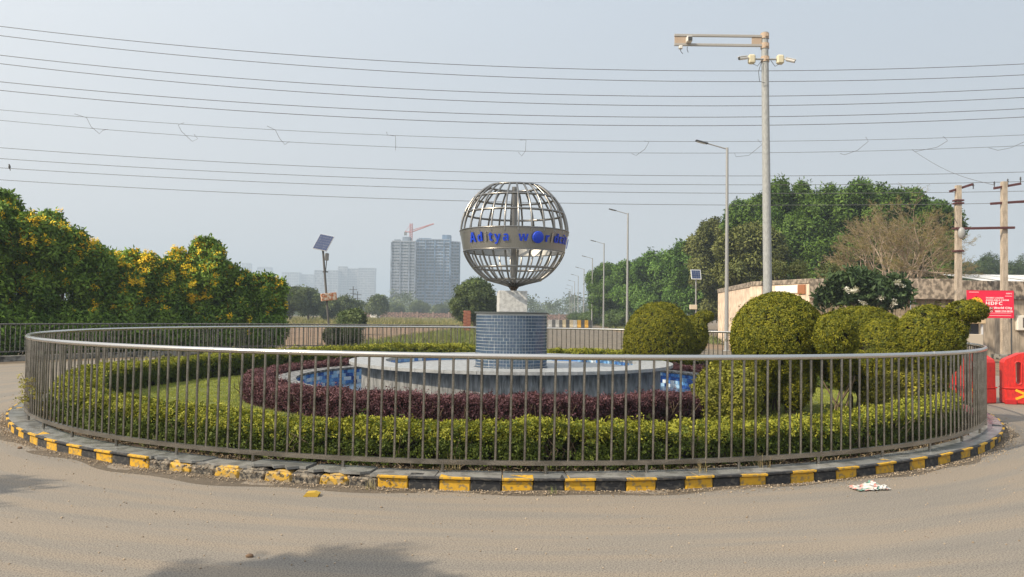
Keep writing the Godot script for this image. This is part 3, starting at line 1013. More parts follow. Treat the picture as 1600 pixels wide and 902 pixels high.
# ------------------------------------------------------------------ the big trees on the right
func big_trees() -> void:
	var cl := [clump(51, 26, 1.0, 0.50, 0.24, 0.5), clump(52, 26, 1.0, 0.5, 0.24, 0.5), clump(53, 26, 1.0, 0.46, 0.26, 0.5)]
	M.cl = cl
	var da := Color(0.045, 0.098, 0.018)
	var db := Color(0.14, 0.225, 0.038)
	var oa := Color(0.085, 0.105, 0.03)
	var ob := Color(0.20, 0.21, 0.065)
	# x, top y, half width px, bottom y, depth, kind, label
	var rows := [
		[950, 412, 36, 506, 112, 0, "dark tree at the left end of the wood, behind the third street lamp"],
		[990, 402, 36, 508, 104, 1, "light green tree touching the dark tree at the left end of the wood"],
		[1034, 390, 52, 508, 96, 1, "broad light green tree between the second street lamp and the small solar lamp"],
		[1084, 372, 52, 508, 84, 1, "light green tree behind the small solar lamp"],
		[1126, 338, 50, 500, 74, 2, "olive tree with drooping sprays behind the first street lamp"],
		[1172, 306, 52, 480, 70, 0, "tall dark tree left of the camera pole"],
		[1228, 282, 56, 470, 66, 0, "tall dark tree just right of the camera pole"],
		[1175, 352, 58, 470, 58, 2, "olive tree with feathery tufts, lower and in front of the tall dark trees"],
		[1295, 290, 56, 460, 64, 0, "tall dark tree in the middle of the wood"],
		[1352, 278, 60, 450, 63, 0, "tallest dark tree, behind the bare spreading tree"],
		[1415, 296, 48, 450, 61, 0, "dark tree right behind the bare spreading tree"],
		[1462, 318, 34, 455, 60, 0, "dark tree at the right end of the wood beside the concrete poles"]]
	for q in rows:
		var d: float = q[4]
		var p := flat(q[0], d)
		var top := at(q[0], q[1], d).y
		var hw: float = q[2] / F * d
		var low := maxf(0.8, at(q[0], q[3], d).y)
		if q[5] == 0: low = maxf(low * 0.6, 1.0)
		var c := p + Vector3(0, (top + low) / 2, 0)
		var a: Color = [da, Color(0.065, 0.135, 0.028), oa][q[5]]
		var b: Color = [db, Color(0.15, 0.26, 0.05), ob][q[5]]
		tree(["dense_tree", "leafy_tree", "feathery_tree"][q[5]], q[6], p, c, Vector3(hw, (top - low) / 2, hw * 0.9), 44, hw * 0.27, 6400, cl, 0.36 + hw * 0.03, a, b, 0.3, "trees of the wood behind the cream building", "tree", 0.6)
	# low creeper-covered scrub left of the wood, beside the road
	for k in 3:
		var p := flat([903.0, 925.0, 965.0][k], [150.0, 128.0, 100.0][k])
		var hw: float = [2.6, 2.3, 2.6][k]
		tree("roadside_bush", ["pale green bush beside the road, farthest of three", "mid green bush by the road in front of the wood's left end", "green bush below the second street lamp's arm"][k], p, p + Vector3(0, 1.1, 0), Vector3(hw, 1.2, hw), 10, 0.9, 900, cl, 0.3, Color(0.075, 0.12, 0.035), Color(0.13, 0.19, 0.06), 0.08, "bushes beside the road", "bush")
	# trees far right
	for k in 4:
		var p := flat([1515.0, 1545.0, 1575.0, 1610.0][k], 118 + k * 3)
		var top := at(1515, [392.0, 386.0, 390.0, 384.0][k], 118).y
		tree("far_tree", ["distant tree between the two concrete poles, left one", "distant tree between the two concrete poles, right one", "distant tree right of the second concrete pole", "distant tree cut by the right edge of the view"][k], p, p + Vector3(0, top * 0.62, 0), Vector3(3.2, top * 0.36, 3), 14, 1.4, 1100, cl, 0.45, Color(0.05, 0.085, 0.03), Color(0.10, 0.135, 0.045), 0.25, "trees behind the white shed")
	# weedy growth on top of the building
	for k in 3:
		var p := at([1215.0, 1248.0, 1300.0][k], 438, 38.5)
		p.y = 3.0
		tree("sapling", ["thin sapling growing on the roof beside the camera pole", "small sapling growing on the roof over the brown shutter", "low sapling growing on the roof left of the bare tree"][k], p, p + Vector3(0, 0.85, 0), Vector3(0.6, 0.6, 0.5), 6, 0.28, 200, cl, 0.16, Color(0.09, 0.12, 0.035), Color(0.16, 0.17, 0.06), 0.03, "saplings on the roof", "plant")
	bare_tree()
	offstage_trees(cl)

func bare_tree() -> void:
	var d := 45.0
	var p := flat(1398, d)
	var t := thing("bare_tree", "spreading almost leafless tree with pale branches in front of the dark trees", "tree", p)
	var g := G.new()
	g.tube([Vector3(0, 0, 0), Vector3(0.1, 1.4, 0), Vector3(0, 2.4, 0)], [0.28, 0.22, 0.18], 8)
	part("trunk", g, M.bark, t)
	var br := G.new()
	var tw := G.new()
	var tips := []
	var stack := []
	for i in 11:
		var a := TAU * i / 11 + rng.randf() * 0.4
		var e := rng.randf_range(0.35, 1.35)
		stack.append([Vector3(0, 2.2 + rng.randf() * 0.3, 0), Vector3(cos(a) * cos(e), sin(e), sin(a) * cos(e)), rng.randf_range(1.9, 2.4), 0.085, 0])
	while stack.size():
		var s = stack.pop_back()
		var a: Vector3 = s[0]
		var dir: Vector3 = s[1]
		var l: float = s[2]
		var lev: int = s[4]
		var m := a + dir * l * 0.5 + Vector3(rng.randfn(), rng.randfn(), rng.randfn()) * l * 0.07
		var b := m + (dir + Vector3(rng.randfn(), rng.randfn() + 0.15, rng.randfn()) * 0.22).normalized() * l * 0.5
		(br if lev < 3 else tw).tube([a, m, b], [s[3], s[3] * 0.8, s[3] * 0.6], 5 if lev < 3 else 3, false, false)
		if lev >= 3:
			tips.append(b)
			tips.append(m)
		if lev < 6:
			for k in ([3, 3, 3, 3, 2, 2][lev]):
				var nd := (dir + Vector3(rng.randfn(), rng.randfn() * 0.8, rng.randfn()) * 0.52 + Vector3(a.x * 0.8, 1.6, a.z * 0.8) * 0.08).normalized()
				stack.append([m.lerp(b, rng.randf()) if k > 0 else b, nd, l * rng.randf_range(0.55, 0.8), maxf(s[3] * 0.6, 0.010), lev + 1])
	var pale := tmat(lin(0.42, 0.33, 0.24), T.streak, Vector3(3, 3, 3), 0.9)
	part("branches", br, pale, t)
	part("twigs", tw, tmat(lin(0.38, 0.29, 0.18), T.streak, Vector3(3, 3, 3), 0.9), t).set_meta("kind", "stuff")
	var xs := []
	var cs := []
	for q in tips:
		if rng.randf() < 0.3:
			xs.append(Transform3D(rand_basis(rng.randf_range(0.07, 0.14)), q))
			cs.append(mixc(Color(0.16, 0.15, 0.04), Color(0.32, 0.25, 0.09), rng.randf()))
	scatter("leaves", clump(61, 14, 1.0, 0.5, 0.2), M.leaf, xs, cs, t)

func offstage_trees(cl: Array) -> void:
	# the trees left of the camera whose shadows lie across the road in front of it
	var c := Vector3(-7.75, 5.4, -0.75)
	var t := thing("shade_tree", "street tree left of the viewer whose shadow lies on the road", "tree", Vector3(-9.0, 0, 0.6))
	var lobes := [[Vector3(2.05, 5.3, -2.0), Vector3(0.5, 0.35, 0.45)], [Vector3(1.5, 5.4, -0.85), Vector3(0.6, 0.5, 0.7)], [Vector3(0.4, 5.8, 0.0), Vector3(1.2, 0.8, 1.1)], [Vector3(-0.6, 5.0, 0.4), Vector3(1.3, 0.9, 1.3)], [Vector3(0.6, 6.0, 0.6), Vector3(1.2, 0.8, 1.2)]]
	limbs(t, Vector3.ZERO, Vector3(0.1, 3.0, 0), lobes, 0.14, M.bark)
	# long sprays that reach out past the crown
	var g := G.new()
	var xs := []
	var cs := []
	for k in 5:
		var a: Vector3 = Vector3(1.95, 5.3, -2.1)
		var e: Vector3 = a + [Vector3(0.75, 0.05, -0.8), Vector3(0.3, 0.1, -0.7), Vector3(0.55, -0.1, -0.35), Vector3(0.45, 0.1, 0.15), Vector3(-0.6, 0.1, -0.3)][k]
		g.tube([a, a.lerp(e, 0.5) + Vector3(0, 0.12, 0), e], [0.02, 0.015, 0.006], 4)
		for i in 70:
			var s := rng.randf()
			xs.append(Transform3D(rand_basis(rng.randf_range(0.10, 0.2) * (1.2 - 0.6 * s)), a.lerp(e, s) + Vector3(rng.randfn(), rng.randfn(), rng.randfn()) * 0.07))
			cs.append(mixc(Color(0.05, 0.08, 0.02), Color(0.1, 0.13, 0.04), rng.randf()))
	part("sprays", g, M.bark, t)
	scatter("leaves", cl[0], M.leaf, xs, cs, t)
	crown(t, lobes, 5200, cl, 0.26, Color(0.05, 0.08, 0.02), Color(0.1, 0.13, 0.04))
	t = thing("shade_tree", "street tree far left of the viewer, its shadow reaching the left edge of the road", "tree", Vector3(-12.2, 0, -2.9))
	lobes = [[Vector3(1.35, 5.25, -1.05), Vector3(0.9, 0.25, 0.25)], [Vector3(0.0, 5.8, 0.0), Vector3(1.3, 0.8, 1.2)], [Vector3(-0.8, 5.0, 0.4), Vector3(1.3, 0.9, 1.3)]]
	limbs(t, Vector3.ZERO, Vector3(0.1, 3.0, 0), lobes, 0.14, M.bark)
	crown(t, lobes, 1200, cl, 0.26, Color(0.05, 0.08, 0.02), Color(0.1, 0.13, 0.04))

# ------------------------------------------------------------------ kerb, paving, railing
func roundabout() -> void:
	# kerb of painted blocks
	var n := 180
	var step := TAU / n
	var kr := 8.21
	var km := [tmat(Color.WHITE, T.yellow, Vector3(0.8, 0.8, 0.8), 0.75, 0.6), tmat(Color.WHITE, T.black, Vector3(0.8, 0.8, 0.8), 0.7, 0.6), tmat(Color.WHITE, T.yellow_worn, Vector3(1, 1, 1), 0.9, 1.6), tmat(Color.WHITE, T.black_worn, Vector3(1, 1, 1), 0.9, 1.6)]
	var shapes := []
	for s in 6:
		var g := G.new()
		var r := RandomNumberGenerator.new()
		r.seed = 900 + s
		var w := kr * step - 0.006
		g.bbox(Vector3(0, 0.045, -0.087), Vector3(w, 0.106, 0.15), 0.009 if s < 3 else 0.02)
		if s < 3:      # painted edge of the paving above it
			g.bbox(Vector3(0, 0.1155, -0.066), Vector3(w + 0.004, 0.021, 0.158), 0.003)
		else:          # broken block
			g.bbox(Vector3(r.randf_range(-0.05, 0.05), 0.104, -0.09), Vector3(w * 0.6, 0.03, 0.09), 0.012)
		var q := g.v
		for i in q.size():
			var key := q[i].snapped(Vector3.ONE * 0.001)
			var nz := Vector3(sin(key.x * 91 + key.y * 53 + s), sin(key.z * 77 + key.x * 29 + s * 2), sin(key.y * 67 + key.x * 41))
			q[i] += nz * (0.0022 if s < 3 else 0.006)
		g.v = q
		shapes.append(g.mesh())
	var kerb := Node3D.new()
	kerb.name = "kerb"
	kerb.position = RC
	add_child(kerb)
	tag(kerb, "kerb of yellow and black painted blocks round the island", "", "", "structure")
	for i in n:
		var a := -PI + step * (i + 0.5)
		var bad := a > -0.445 and a < -0.13
		var k := i % 2
		var o := part("kerb_block", shapes[rng.randi() % 3 + (3 if bad else 0)], km[k + (2 if bad else 0)], kerb, Vector3(sin(a) * kr, rng.randf_range(-0.003, 0.003) - (0.004 if bad else 0.0), cos(a) * kr))
		o.rotation = Vector3(rng.randfn() * 0.01, a + rng.randfn() * (0.012 if bad else 0.004), rng.randfn() * 0.006)
	# paving slabs on the kerb
	var pave := Node3D.new()
	pave.name = "paving"
	pave.position = RC
	add_child(pave)
	tag(pave, "polished grey granite slabs under the railing", "", "", "structure")
	var m := 84
	var st := TAU / m
	var sm := []
	for s in 4:
		var g := G.new()
		g.ring_piece(7.90, 8.195, -st / 2 + 0.0008, st / 2 - 0.0008, 0.105, 0.1295 + 0.001 * s, 3)
		sm.append(g.mesh())
	var gm := [M.granite, tmat(lin(0.45, 0.44, 0.42), T.grain, Vector3(3, 3, 3), 0.28, 0.0, T.blotch, Vector3(0.8, 0.8, 0.8)), tmat(lin(0.34, 0.345, 0.34), T.grain, Vector3(3, 3, 3), 0.3, 0.0, T.blotch, Vector3(0.6, 0.6, 0.6))]
	var bs := []
	for s in 3:          # cracked slabs with ragged front edges
		var g := G.new()
		var r := RandomNumberGenerator.new()
		r.seed = 40 + s
		var poly := PackedVector2Array()
		for i in 9:
			poly.append(Vector2(-0.30 + i * 0.075, -8.15 - r.randf_range(-0.05, 0.06)))
		poly.append(Vector2(0.295, -7.9))
		poly.append(Vector2(-0.295, -7.9))
		g.xf = Transform3D(Basis(Vector3.RIGHT, PI / 2), Vector3.ZERO)
		g.xf = Transform3D(Basis(Vector3(1, 0, 0), Vector3(0, 0, -1), Vector3(0, 1, 0)), Vector3.ZERO)
		g.extrude(poly, 0.106, 0.130)
		bs.append(g.mesh())
	for i in m:
		var a := -PI + st * (i + 0.5)
		var bad := a > -0.45 and a < -0.13
		var o := part("paving_slab", bs[i % 3] if bad else sm[rng.randi() % 4], gm[rng.randi() % 3], pave)
		o.rotation.y = a + (rng.randfn() * 0.004 if bad else 0.0)
		if bad:
			o.position.y = rng.randf_range(-0.004, 0.012)
			o.rotation.x = rng.randfn() * 0.002
	# soil bed and lawn inside
	var g := G.new()
	g.ring_piece(4.8, 8.12, 0, TAU, 0.0, 0.085, 120)
	struct("soil_bed", g, M.soil).position = RC
	g = G.new()
	for k in 96:
		var a := TAU * k / 96
		var b := TAU * (k + 1) / 96
		var rr := [4.3, 5.2, 6.1, 6.95]
		for i in 3:
			g.quad(rp(rr[i + 1], a, 0.098 + 0.006 * sin(k * 2.1)), rp(rr[i + 1], b, 0.098 + 0.006 * sin((k + 1) * 2.1)), rp(rr[i], b, 0.1), rp(rr[i], a, 0.1))
	var lawn := struct("lawn", g, tmat(lin(0.26, 0.29, 0.08), T.grain, Vector3(1.5, 1.5, 1.5), 0.95, 2.0, T.blotch, Vector3(0.3, 0.3, 0.3)))
	var xs := []
	var cs := []
	for i in 26000:
		var a := rng.randf_range(-PI, PI)
		var r := sqrt(rng.randf_range(4.9 * 4.9, 6.98 * 6.98))
		xs.append(Transform3D(rand_basis(1).scaled(Vector3.ONE * rng.randf_range(0.7, 1.3)), rp(r, a, 0.095)))
		cs.append(mixc(Color(0.20, 0.26, 0.045), Color(0.42, 0.42, 0.10), clampf(rng.randfn() * 0.25 + 0.5, 0, 1)))
	scatter("grass", grass_tuft(71, 16, 0.06, 0.035, 0.006), M.leaf, xs, cs, lawn)
	# railing
	var t := thing("railing", "stainless steel ring railing with vertical bars round the island", "railing", RC)
	g = G.new()
	g.tube(circle(8.0, 1.218, 240), 0.0275, 12, true)
	part("top_rail", g, M.rail, t)
	g = G.new()
	g.ring_piece(7.982, 8.018, 0, TAU, 0.206, 0.250, 240)
	part("bottom_rail", g, M.steel, t)
	var bg := G.new()
	bg.tube([Vector3(0, 0.249, 0), Vector3(0, 1.2, 0)], 0.0122, 8, false, false)
	var bar := bg.mesh()
	var rest := G.new()
	var bars := 368
	for i in bars:
		var a := TAU * (i + 0.5) / bars - PI
		var b := Basis(Vector3.UP, a) * Basis(Vector3(0, 0, 1), -0.008 + rng.randfn() * 0.003) * Basis(Vector3(1, 0, 0), rng.randfn() * 0.003)
		var p := Vector3(sin(a) * 8, 0, cos(a) * 8)
		if absf(a) < PI * 300.0 / bars:
			var o := part("bar", bar, M.steel, t, p)
			o.basis = b
		else:
			rest.xf = Transform3D(b, p)
			rest.tube([Vector3(0, 0.249, 0), Vector3(0, 1.2, 0)], 0.0122, 6, false, false)
	part("far_bars", rest, M.steel, t).set_meta("kind", "stuff")
	bg = G.new()
	bg.tube([Vector3(0, 0.128, 0), Vector3(0, 0.208, 0)], 0.0165, 10)
	var foot := bg.mesh()
	for i in 52:
		var a := TAU * (i + 0.42) / 52 - PI
		part("post_foot", foot, M.steel, t, Vector3(sin(a) * 8, 0, cos(a) * 8))
	bg = G.new()
	bg.tube([Vector3(-0.03, 0, 0), Vector3(0.03, 0, 0)], 0.0295, 12)
	for i in 12:
		var a := TAU * (i + 0.28) / 12
		var o := part("rail_sleeve", bg.mesh(), M.rail, t, Vector3(sin(a) * 8, 1.218, cos(a) * 8))
		o.rotation.y = a

# ------------------------------------------------------------------ fountain
func fountain() -> void:
	var c := Vector3(0.0, 0, -15.4)
	var t := thing("fountain", "round fountain of grey stone with blue mosaic pool and a tiled pedestal", "fountain", c)
	var stone := tmat(lin(0.42, 0.41, 0.39), T.stain, Vector3(0.9, 0.9, 0.9), 0.55, 0.0, T.fine, Vector3(3, 3, 3))
	var white := tmat(lin(0.50, 0.51, 0.51), T.faint, Vector3(0.8, 0.8, 0.8), 0.45, 0.0, T.fine, Vector3(2, 2, 2))
	var slate := tmat(lin(0.36, 0.36, 0.35), T.blotch, Vector3(2.2, 0.5, 2.2), 0.6, 0.0, T.streak, Vector3(0.9, 0.2, 0.9))
	var grout := mat(lin(0.62, 0.63, 0.64), 0.8)
	# lower pool: ring wall, coping, tiled inside
	var g := G.new()
	g.lathe([Vector2(4.40, 0.02), Vector2(4.40, 0.37)], 96)
	g.lathe([Vector2(4.08, 0.37), Vector2(4.08, 0.0)], 96)
	part("pool_wall", g, grout, t)
	for i in 40:
		g = G.new()
		g.ring_piece(4.05, 4.43, TAU * i / 40 + 0.001, TAU * (i + 1) / 40 - 0.001, 0.37, 0.412, 3)
		part("coping_slab", g, stone, t)
	g = G.new()
	g.lathe([Vector2(4.08, 0.06), Vector2(0.5, 0.06)], 64)
	part("pool_floor", g, tmat(lin(0.16, 0.27, 0.42), T.stain, Vector3(1, 1, 1), 0.3), t)
	var blues := [Color(0.03, 0.10, 0.36), Color(0.06, 0.19, 0.50), Color(0.14, 0.33, 0.62), Color(0.30, 0.48, 0.68), Color(0.02, 0.06, 0.24), Color(0.62, 0.70, 0.78)]
	var tile := mat(Color.WHITE, 0.12)
	tile.vertex_color_use_as_albedo = true
	# mosaic pieces, 0.12 x 0.075; the far arcs that show are parts of their own, laid by course
	var pieces := []
	for k in 6:
		g = G.new()
		g.colored = true
		g.col = blues[k]
		g.bbox(Vector3(0, 0, 0.006), Vector3(0.120, 0.074, 0.016), 0.004)
		pieces.append(g.mesh())
	var rest := G.new()
	rest.colored = true
	var count := 0
	for row in 4:
		for k in 204:
			var a := TAU * (k + 0.5 * (row % 2)) / 204
			var y := 0.09 + row * 0.0785 + 0.002
			var kind := rng.randi() % 5 if rng.randf() < 0.9 else 5
			# seen: inner faces at the far left and far right
			var aw := absf(wrapf(a, -PI, PI))
			if aw > 1.50 and aw < 2.10 and count < 260:
				var o := part("tile", pieces[kind], tile, t, Vector3(sin(a) * 4.08, y, cos(a) * 4.08))
				o.rotation.y = a + PI
				count += 1
			else:
				rest.col = blues[kind]
				rest.xf = Transform3D(Basis(Vector3.UP, a + PI), Vector3(sin(a) * 4.08, y, cos(a) * 4.08))
				rest.box(Vector3(0, 0, 0.006), Vector3(0.120, 0.074, 0.016))
	part("pool_tiles", rest, tile, t).set_meta("kind", "stuff")
	# upper basin: drum, wide rim, inner wall
	g = G.new()
	g.lathe([Vector2(2.83, 0.06), Vector2(2.83, 0.665)], 96)
	part("basin_drum", g, mat(lin(0.12, 0.12, 0.12), 0.8), t)
	var cm := G.new()
	cm.bbox(Vector3(0, 0.365, 0.012), Vector3(0.290, 0.598, 0.03), 0.004)
	var cmesh := cm.mesh()
	for i in 61:
		var a := TAU * i / 61
		var o := part("cladding_panel", cmesh, slate, t, Vector3(sin(a) * 2.835, 0, cos(a) * 2.835))
		o.rotation.y = a
	for i in 36:
		g = G.new()
		g.ring_piece(2.42, 3.10, TAU * i / 36 + 0.0012, TAU * (i + 1) / 36 - 0.0012, 0.668, 0.722, 3)
		part("rim_slab", g, white, t)
	g = G.new()
	g.lathe([Vector2(2.44, 0.70), Vector2(2.44, 0.50)], 96)
	part("basin_lining", g, grout, t)
	for i in 24:
		g = G.new()
		g.ring_piece(0.72, 2.44, TAU * i / 24 + 0.0015, TAU * (i + 1) / 24 - 0.0015, 0.50, 0.60, 3)
		part("basin_floor_slab", g, white, t)
	rest = G.new()
	rest.colored = true
	for row in 1:
		for k in 122:
			var a := TAU * (k + 0.5 * row) / 122
			rest.col = blues[[1, 1, 2, 2, 3, 5][rng.randi() % 6]]
			rest.xf = Transform3D(Basis(Vector3.UP, a + PI), Vector3(sin(a) * 2.44, 0.638 + row * 0.079, cos(a) * 2.44))
			rest.box(Vector3(0, 0, 0.006), Vector3(0.119, 0.074, 0.016))
	part("basin_tiles", rest, tile, t).set_meta("kind", "stuff")
	# pedestal: mosaic cylinder with a dark stone top
	var ped := G.new()
	ped.lathe([Vector2(0.69, 0.5), Vector2(0.69, 1.63)], 72)
	part("pedestal", ped, mat(lin(0.55, 0.57, 0.58), 0.7), t)
	rest = G.new()
	rest.colored = true
	for row in 18:
		for k in 72:
			var a := TAU * (k + rng.randfn() * 0.03) / 72
			var v := rng.randf_range(0.9, 1.1)
			rest.col = Color(0.065 * v, 0.10 * v, 0.155 * v)
			rest.xf = Transform3D(Basis(Vector3.UP, a) * Basis(Vector3.RIGHT, rng.randfn() * 0.012), Vector3(sin(a) * 0.69, 0.54 + row * 0.0605, cos(a) * 0.69))
			rest.box(Vector3(0, 0, 0.002), Vector3(0.0508, 0.0508, 0.010))
	var ptile := mat(Color.WHITE, 0.13)
	ptile.vertex_color_use_as_albedo = true
	part("pedestal_tiles", rest, ptile, t).set_meta("kind", "stuff")
	g = G.new()
	g.lathe([Vector2(0.6, 1.628), Vector2(0.725, 1.628), Vector2(0.73, 1.634), Vector2(0.73, 1.652), Vector2(0.722, 1.66), Vector2(0.0, 1.66)], 72)
	part("pedestal_top", g, tmat(lin(0.09, 0.10, 0.10), T.fine, Vector3(2, 2, 2), 0.35), t)
	g = G.new()
	g.bbox(Vector3(0, 1.868, 0), Vector3(0.545, 0.41, 0.545), 0.006)
	var b := part("plinth_block", g, tmat(lin(0.90, 0.90, 0.88), T.faint, Vector3(1, 1, 1), 0.5, 0.0, T.fine, Vector3(2, 2, 2)), t)
	b.rotation.y = 0.10

func globe() -> void:
	var t := thing("globe_sculpture", "stainless steel globe frame with a lettered band on the white block", "sculpture", Vector3(0.03, 0, -15.4))
	var cy := 3.2
	var R := 1.05
	var g := G.new()
	g.tube([Vector3(0, 2.15, 0), Vector3(0, 4.12, 0)], 0.055, 16)
	part("centre_pole", g, M.globe, t)
	g = G.new()
	g.lathe([Vector2(0.055, 2.07), Vector2(0.07, 2.11), Vector2(0.16, 2.22), Vector2(0.165, 2.235)], 20)
	part("base_cone", g, tmat(lin(0.20, 0.14, 0.10), T.stain, Vector3(3, 3, 3), 0.5), t)
	# meridians
	var mm := G.new()
	var pts := []
	for i in 15:
		var a := lerpf(1.065, -0.04, i / 14.0)
		pts.append(Vector3(0, cy + R * sin(a), R * cos(a)))
	mm.tube(pts, 0.019, 8)
	var upper := mm.mesh()
	mm = G.new()
	pts = []
	for i in 15:
		var a := lerpf(-0.38, -1.06, i / 14.0)
		pts.append(Vector3(0, cy + R * sin(a), R * cos(a)))
	pts.append(Vector3(0, 2.225, 0.28))
	pts.append(Vector3(0, 2.16, 0.06))
	mm.tube(pts, 0.019, 8)
	var lower := mm.mesh()
	for i in 26:
		var a := TAU * (i + 0.3) / 26
		part("meridian_bar", upper, M.globe, t).rotation.y = a
		part("meridian_bar", lower, M.globe, t).rotation.y = a
	for q in [[4.12, 0.505, 0.022], [3.885, 0.79, 0.022], [3.575, 0.977, 0.022], [2.515, 0.797, 0.022], [2.29, 0.53, 0.022]]:
		g = G.new()
		g.tube(circle(q[1], q[0], 64), q[2], 8, true)
		part("latitude_ring", g, M.globe, t)
	# the band, with rolled edges
	g = G.new()
	g.lathe([Vector2(0.992, 2.835), Vector2(1.066, 3.225)], 96)
	g.lathe([Vector2(1.060, 3.225), Vector2(0.986, 2.835)], 96)
	g.lathe([Vector2(1.066, 3.225), Vector2(1.060, 3.225)], 96)
	var band := part("band", g, M.band, t)
	g = G.new()
	g.tube(circle(1.064, 3.228, 96), 0.013, 8, true)
	part("band_edge", g, M.globe, band)
	g = G.new()
	g.tube(circle(0.990, 2.832, 96), 0.013, 8, true)
	part("band_edge", g, M.globe, band)
	# raised letters
	var font := SystemFont.new()
	font.font_names = PackedStringArray(["Droid Sans"])
	font.font_weight = 700
	var blue := mat(lin(0.012, 0.055, 0.52), 0.3)
	var steel := mat(lin(0.55, 0.54, 0.52), 0.3, 1.0)
	var word := [["A", 740.0, 1.12, 0], ["d", 751.5, 1.0, 0], ["i", 760.0, 1.0, 1], ["t", 767.5, 1.0, 0], ["y", 777.5, 1.0, 0], ["a", 790.0, 1.0, 0], ["w", 816.0, 1.02, 0], ["O", 837.0, 1.0, 0], ["r", 851.5, 1.0, 0], ["l", 859.0, 1.0, 1], ["d", 866.0, 1.0, 0], ["c", 872.8, 1.0, 0], ["i", 877.6, 1.0, 0], ["t", 881.2, 1.0, 0], ["y", 884.3, 1.0, 0]]
	for q in word:
		var s := clampf((q[1] - 802.3) / 84.2, -0.99, 0.988)
		var a := asin(s)
		if q[0] == "y" and q[1] > 880: a = asin(0.988) + 0.13
		var o := MeshInstance3D.new()
		o.name = "letter"
		if q[0] == "O":
			var dg := G.new()
			dg.xf = Transform3D(Basis(Vector3.RIGHT, PI / 2), Vector3.ZERO)
			dg.lathe([Vector2(0.112, 0.0), Vector2(0.112, 0.024), Vector2(0.104, 0.034), Vector2(0.06, 0.046), Vector2(0, 0.05)], 32)
			o.mesh = dg.mesh()
			o.name = "disc"
		else:
			var tm := TextMesh.new()
			tm.text = q[0]
			tm.font = font
			tm.font_size = 64
			tm.pixel_size = 0.0036 * q[2]
			tm.depth = 0.014
			tm.curve_step = 1.0
			tm.horizontal_alignment = HORIZONTAL_ALIGNMENT_CENTER
			tm.vertical_alignment = VERTICAL_ALIGNMENT_CENTER
			o.mesh = tm
		o.material_override = steel if q[3] else blue
		var y := 3.045
		var r := lerpf(0.992, 1.066, (y - 2.835) / 0.39) + 0.018
		o.basis = Basis(Vector3.UP, a) * Basis(Vector3.RIGHT, 0.187)
		o.position = Vector3(sin(a) * r, y, cos(a) * r)
		band.add_child(o, true)

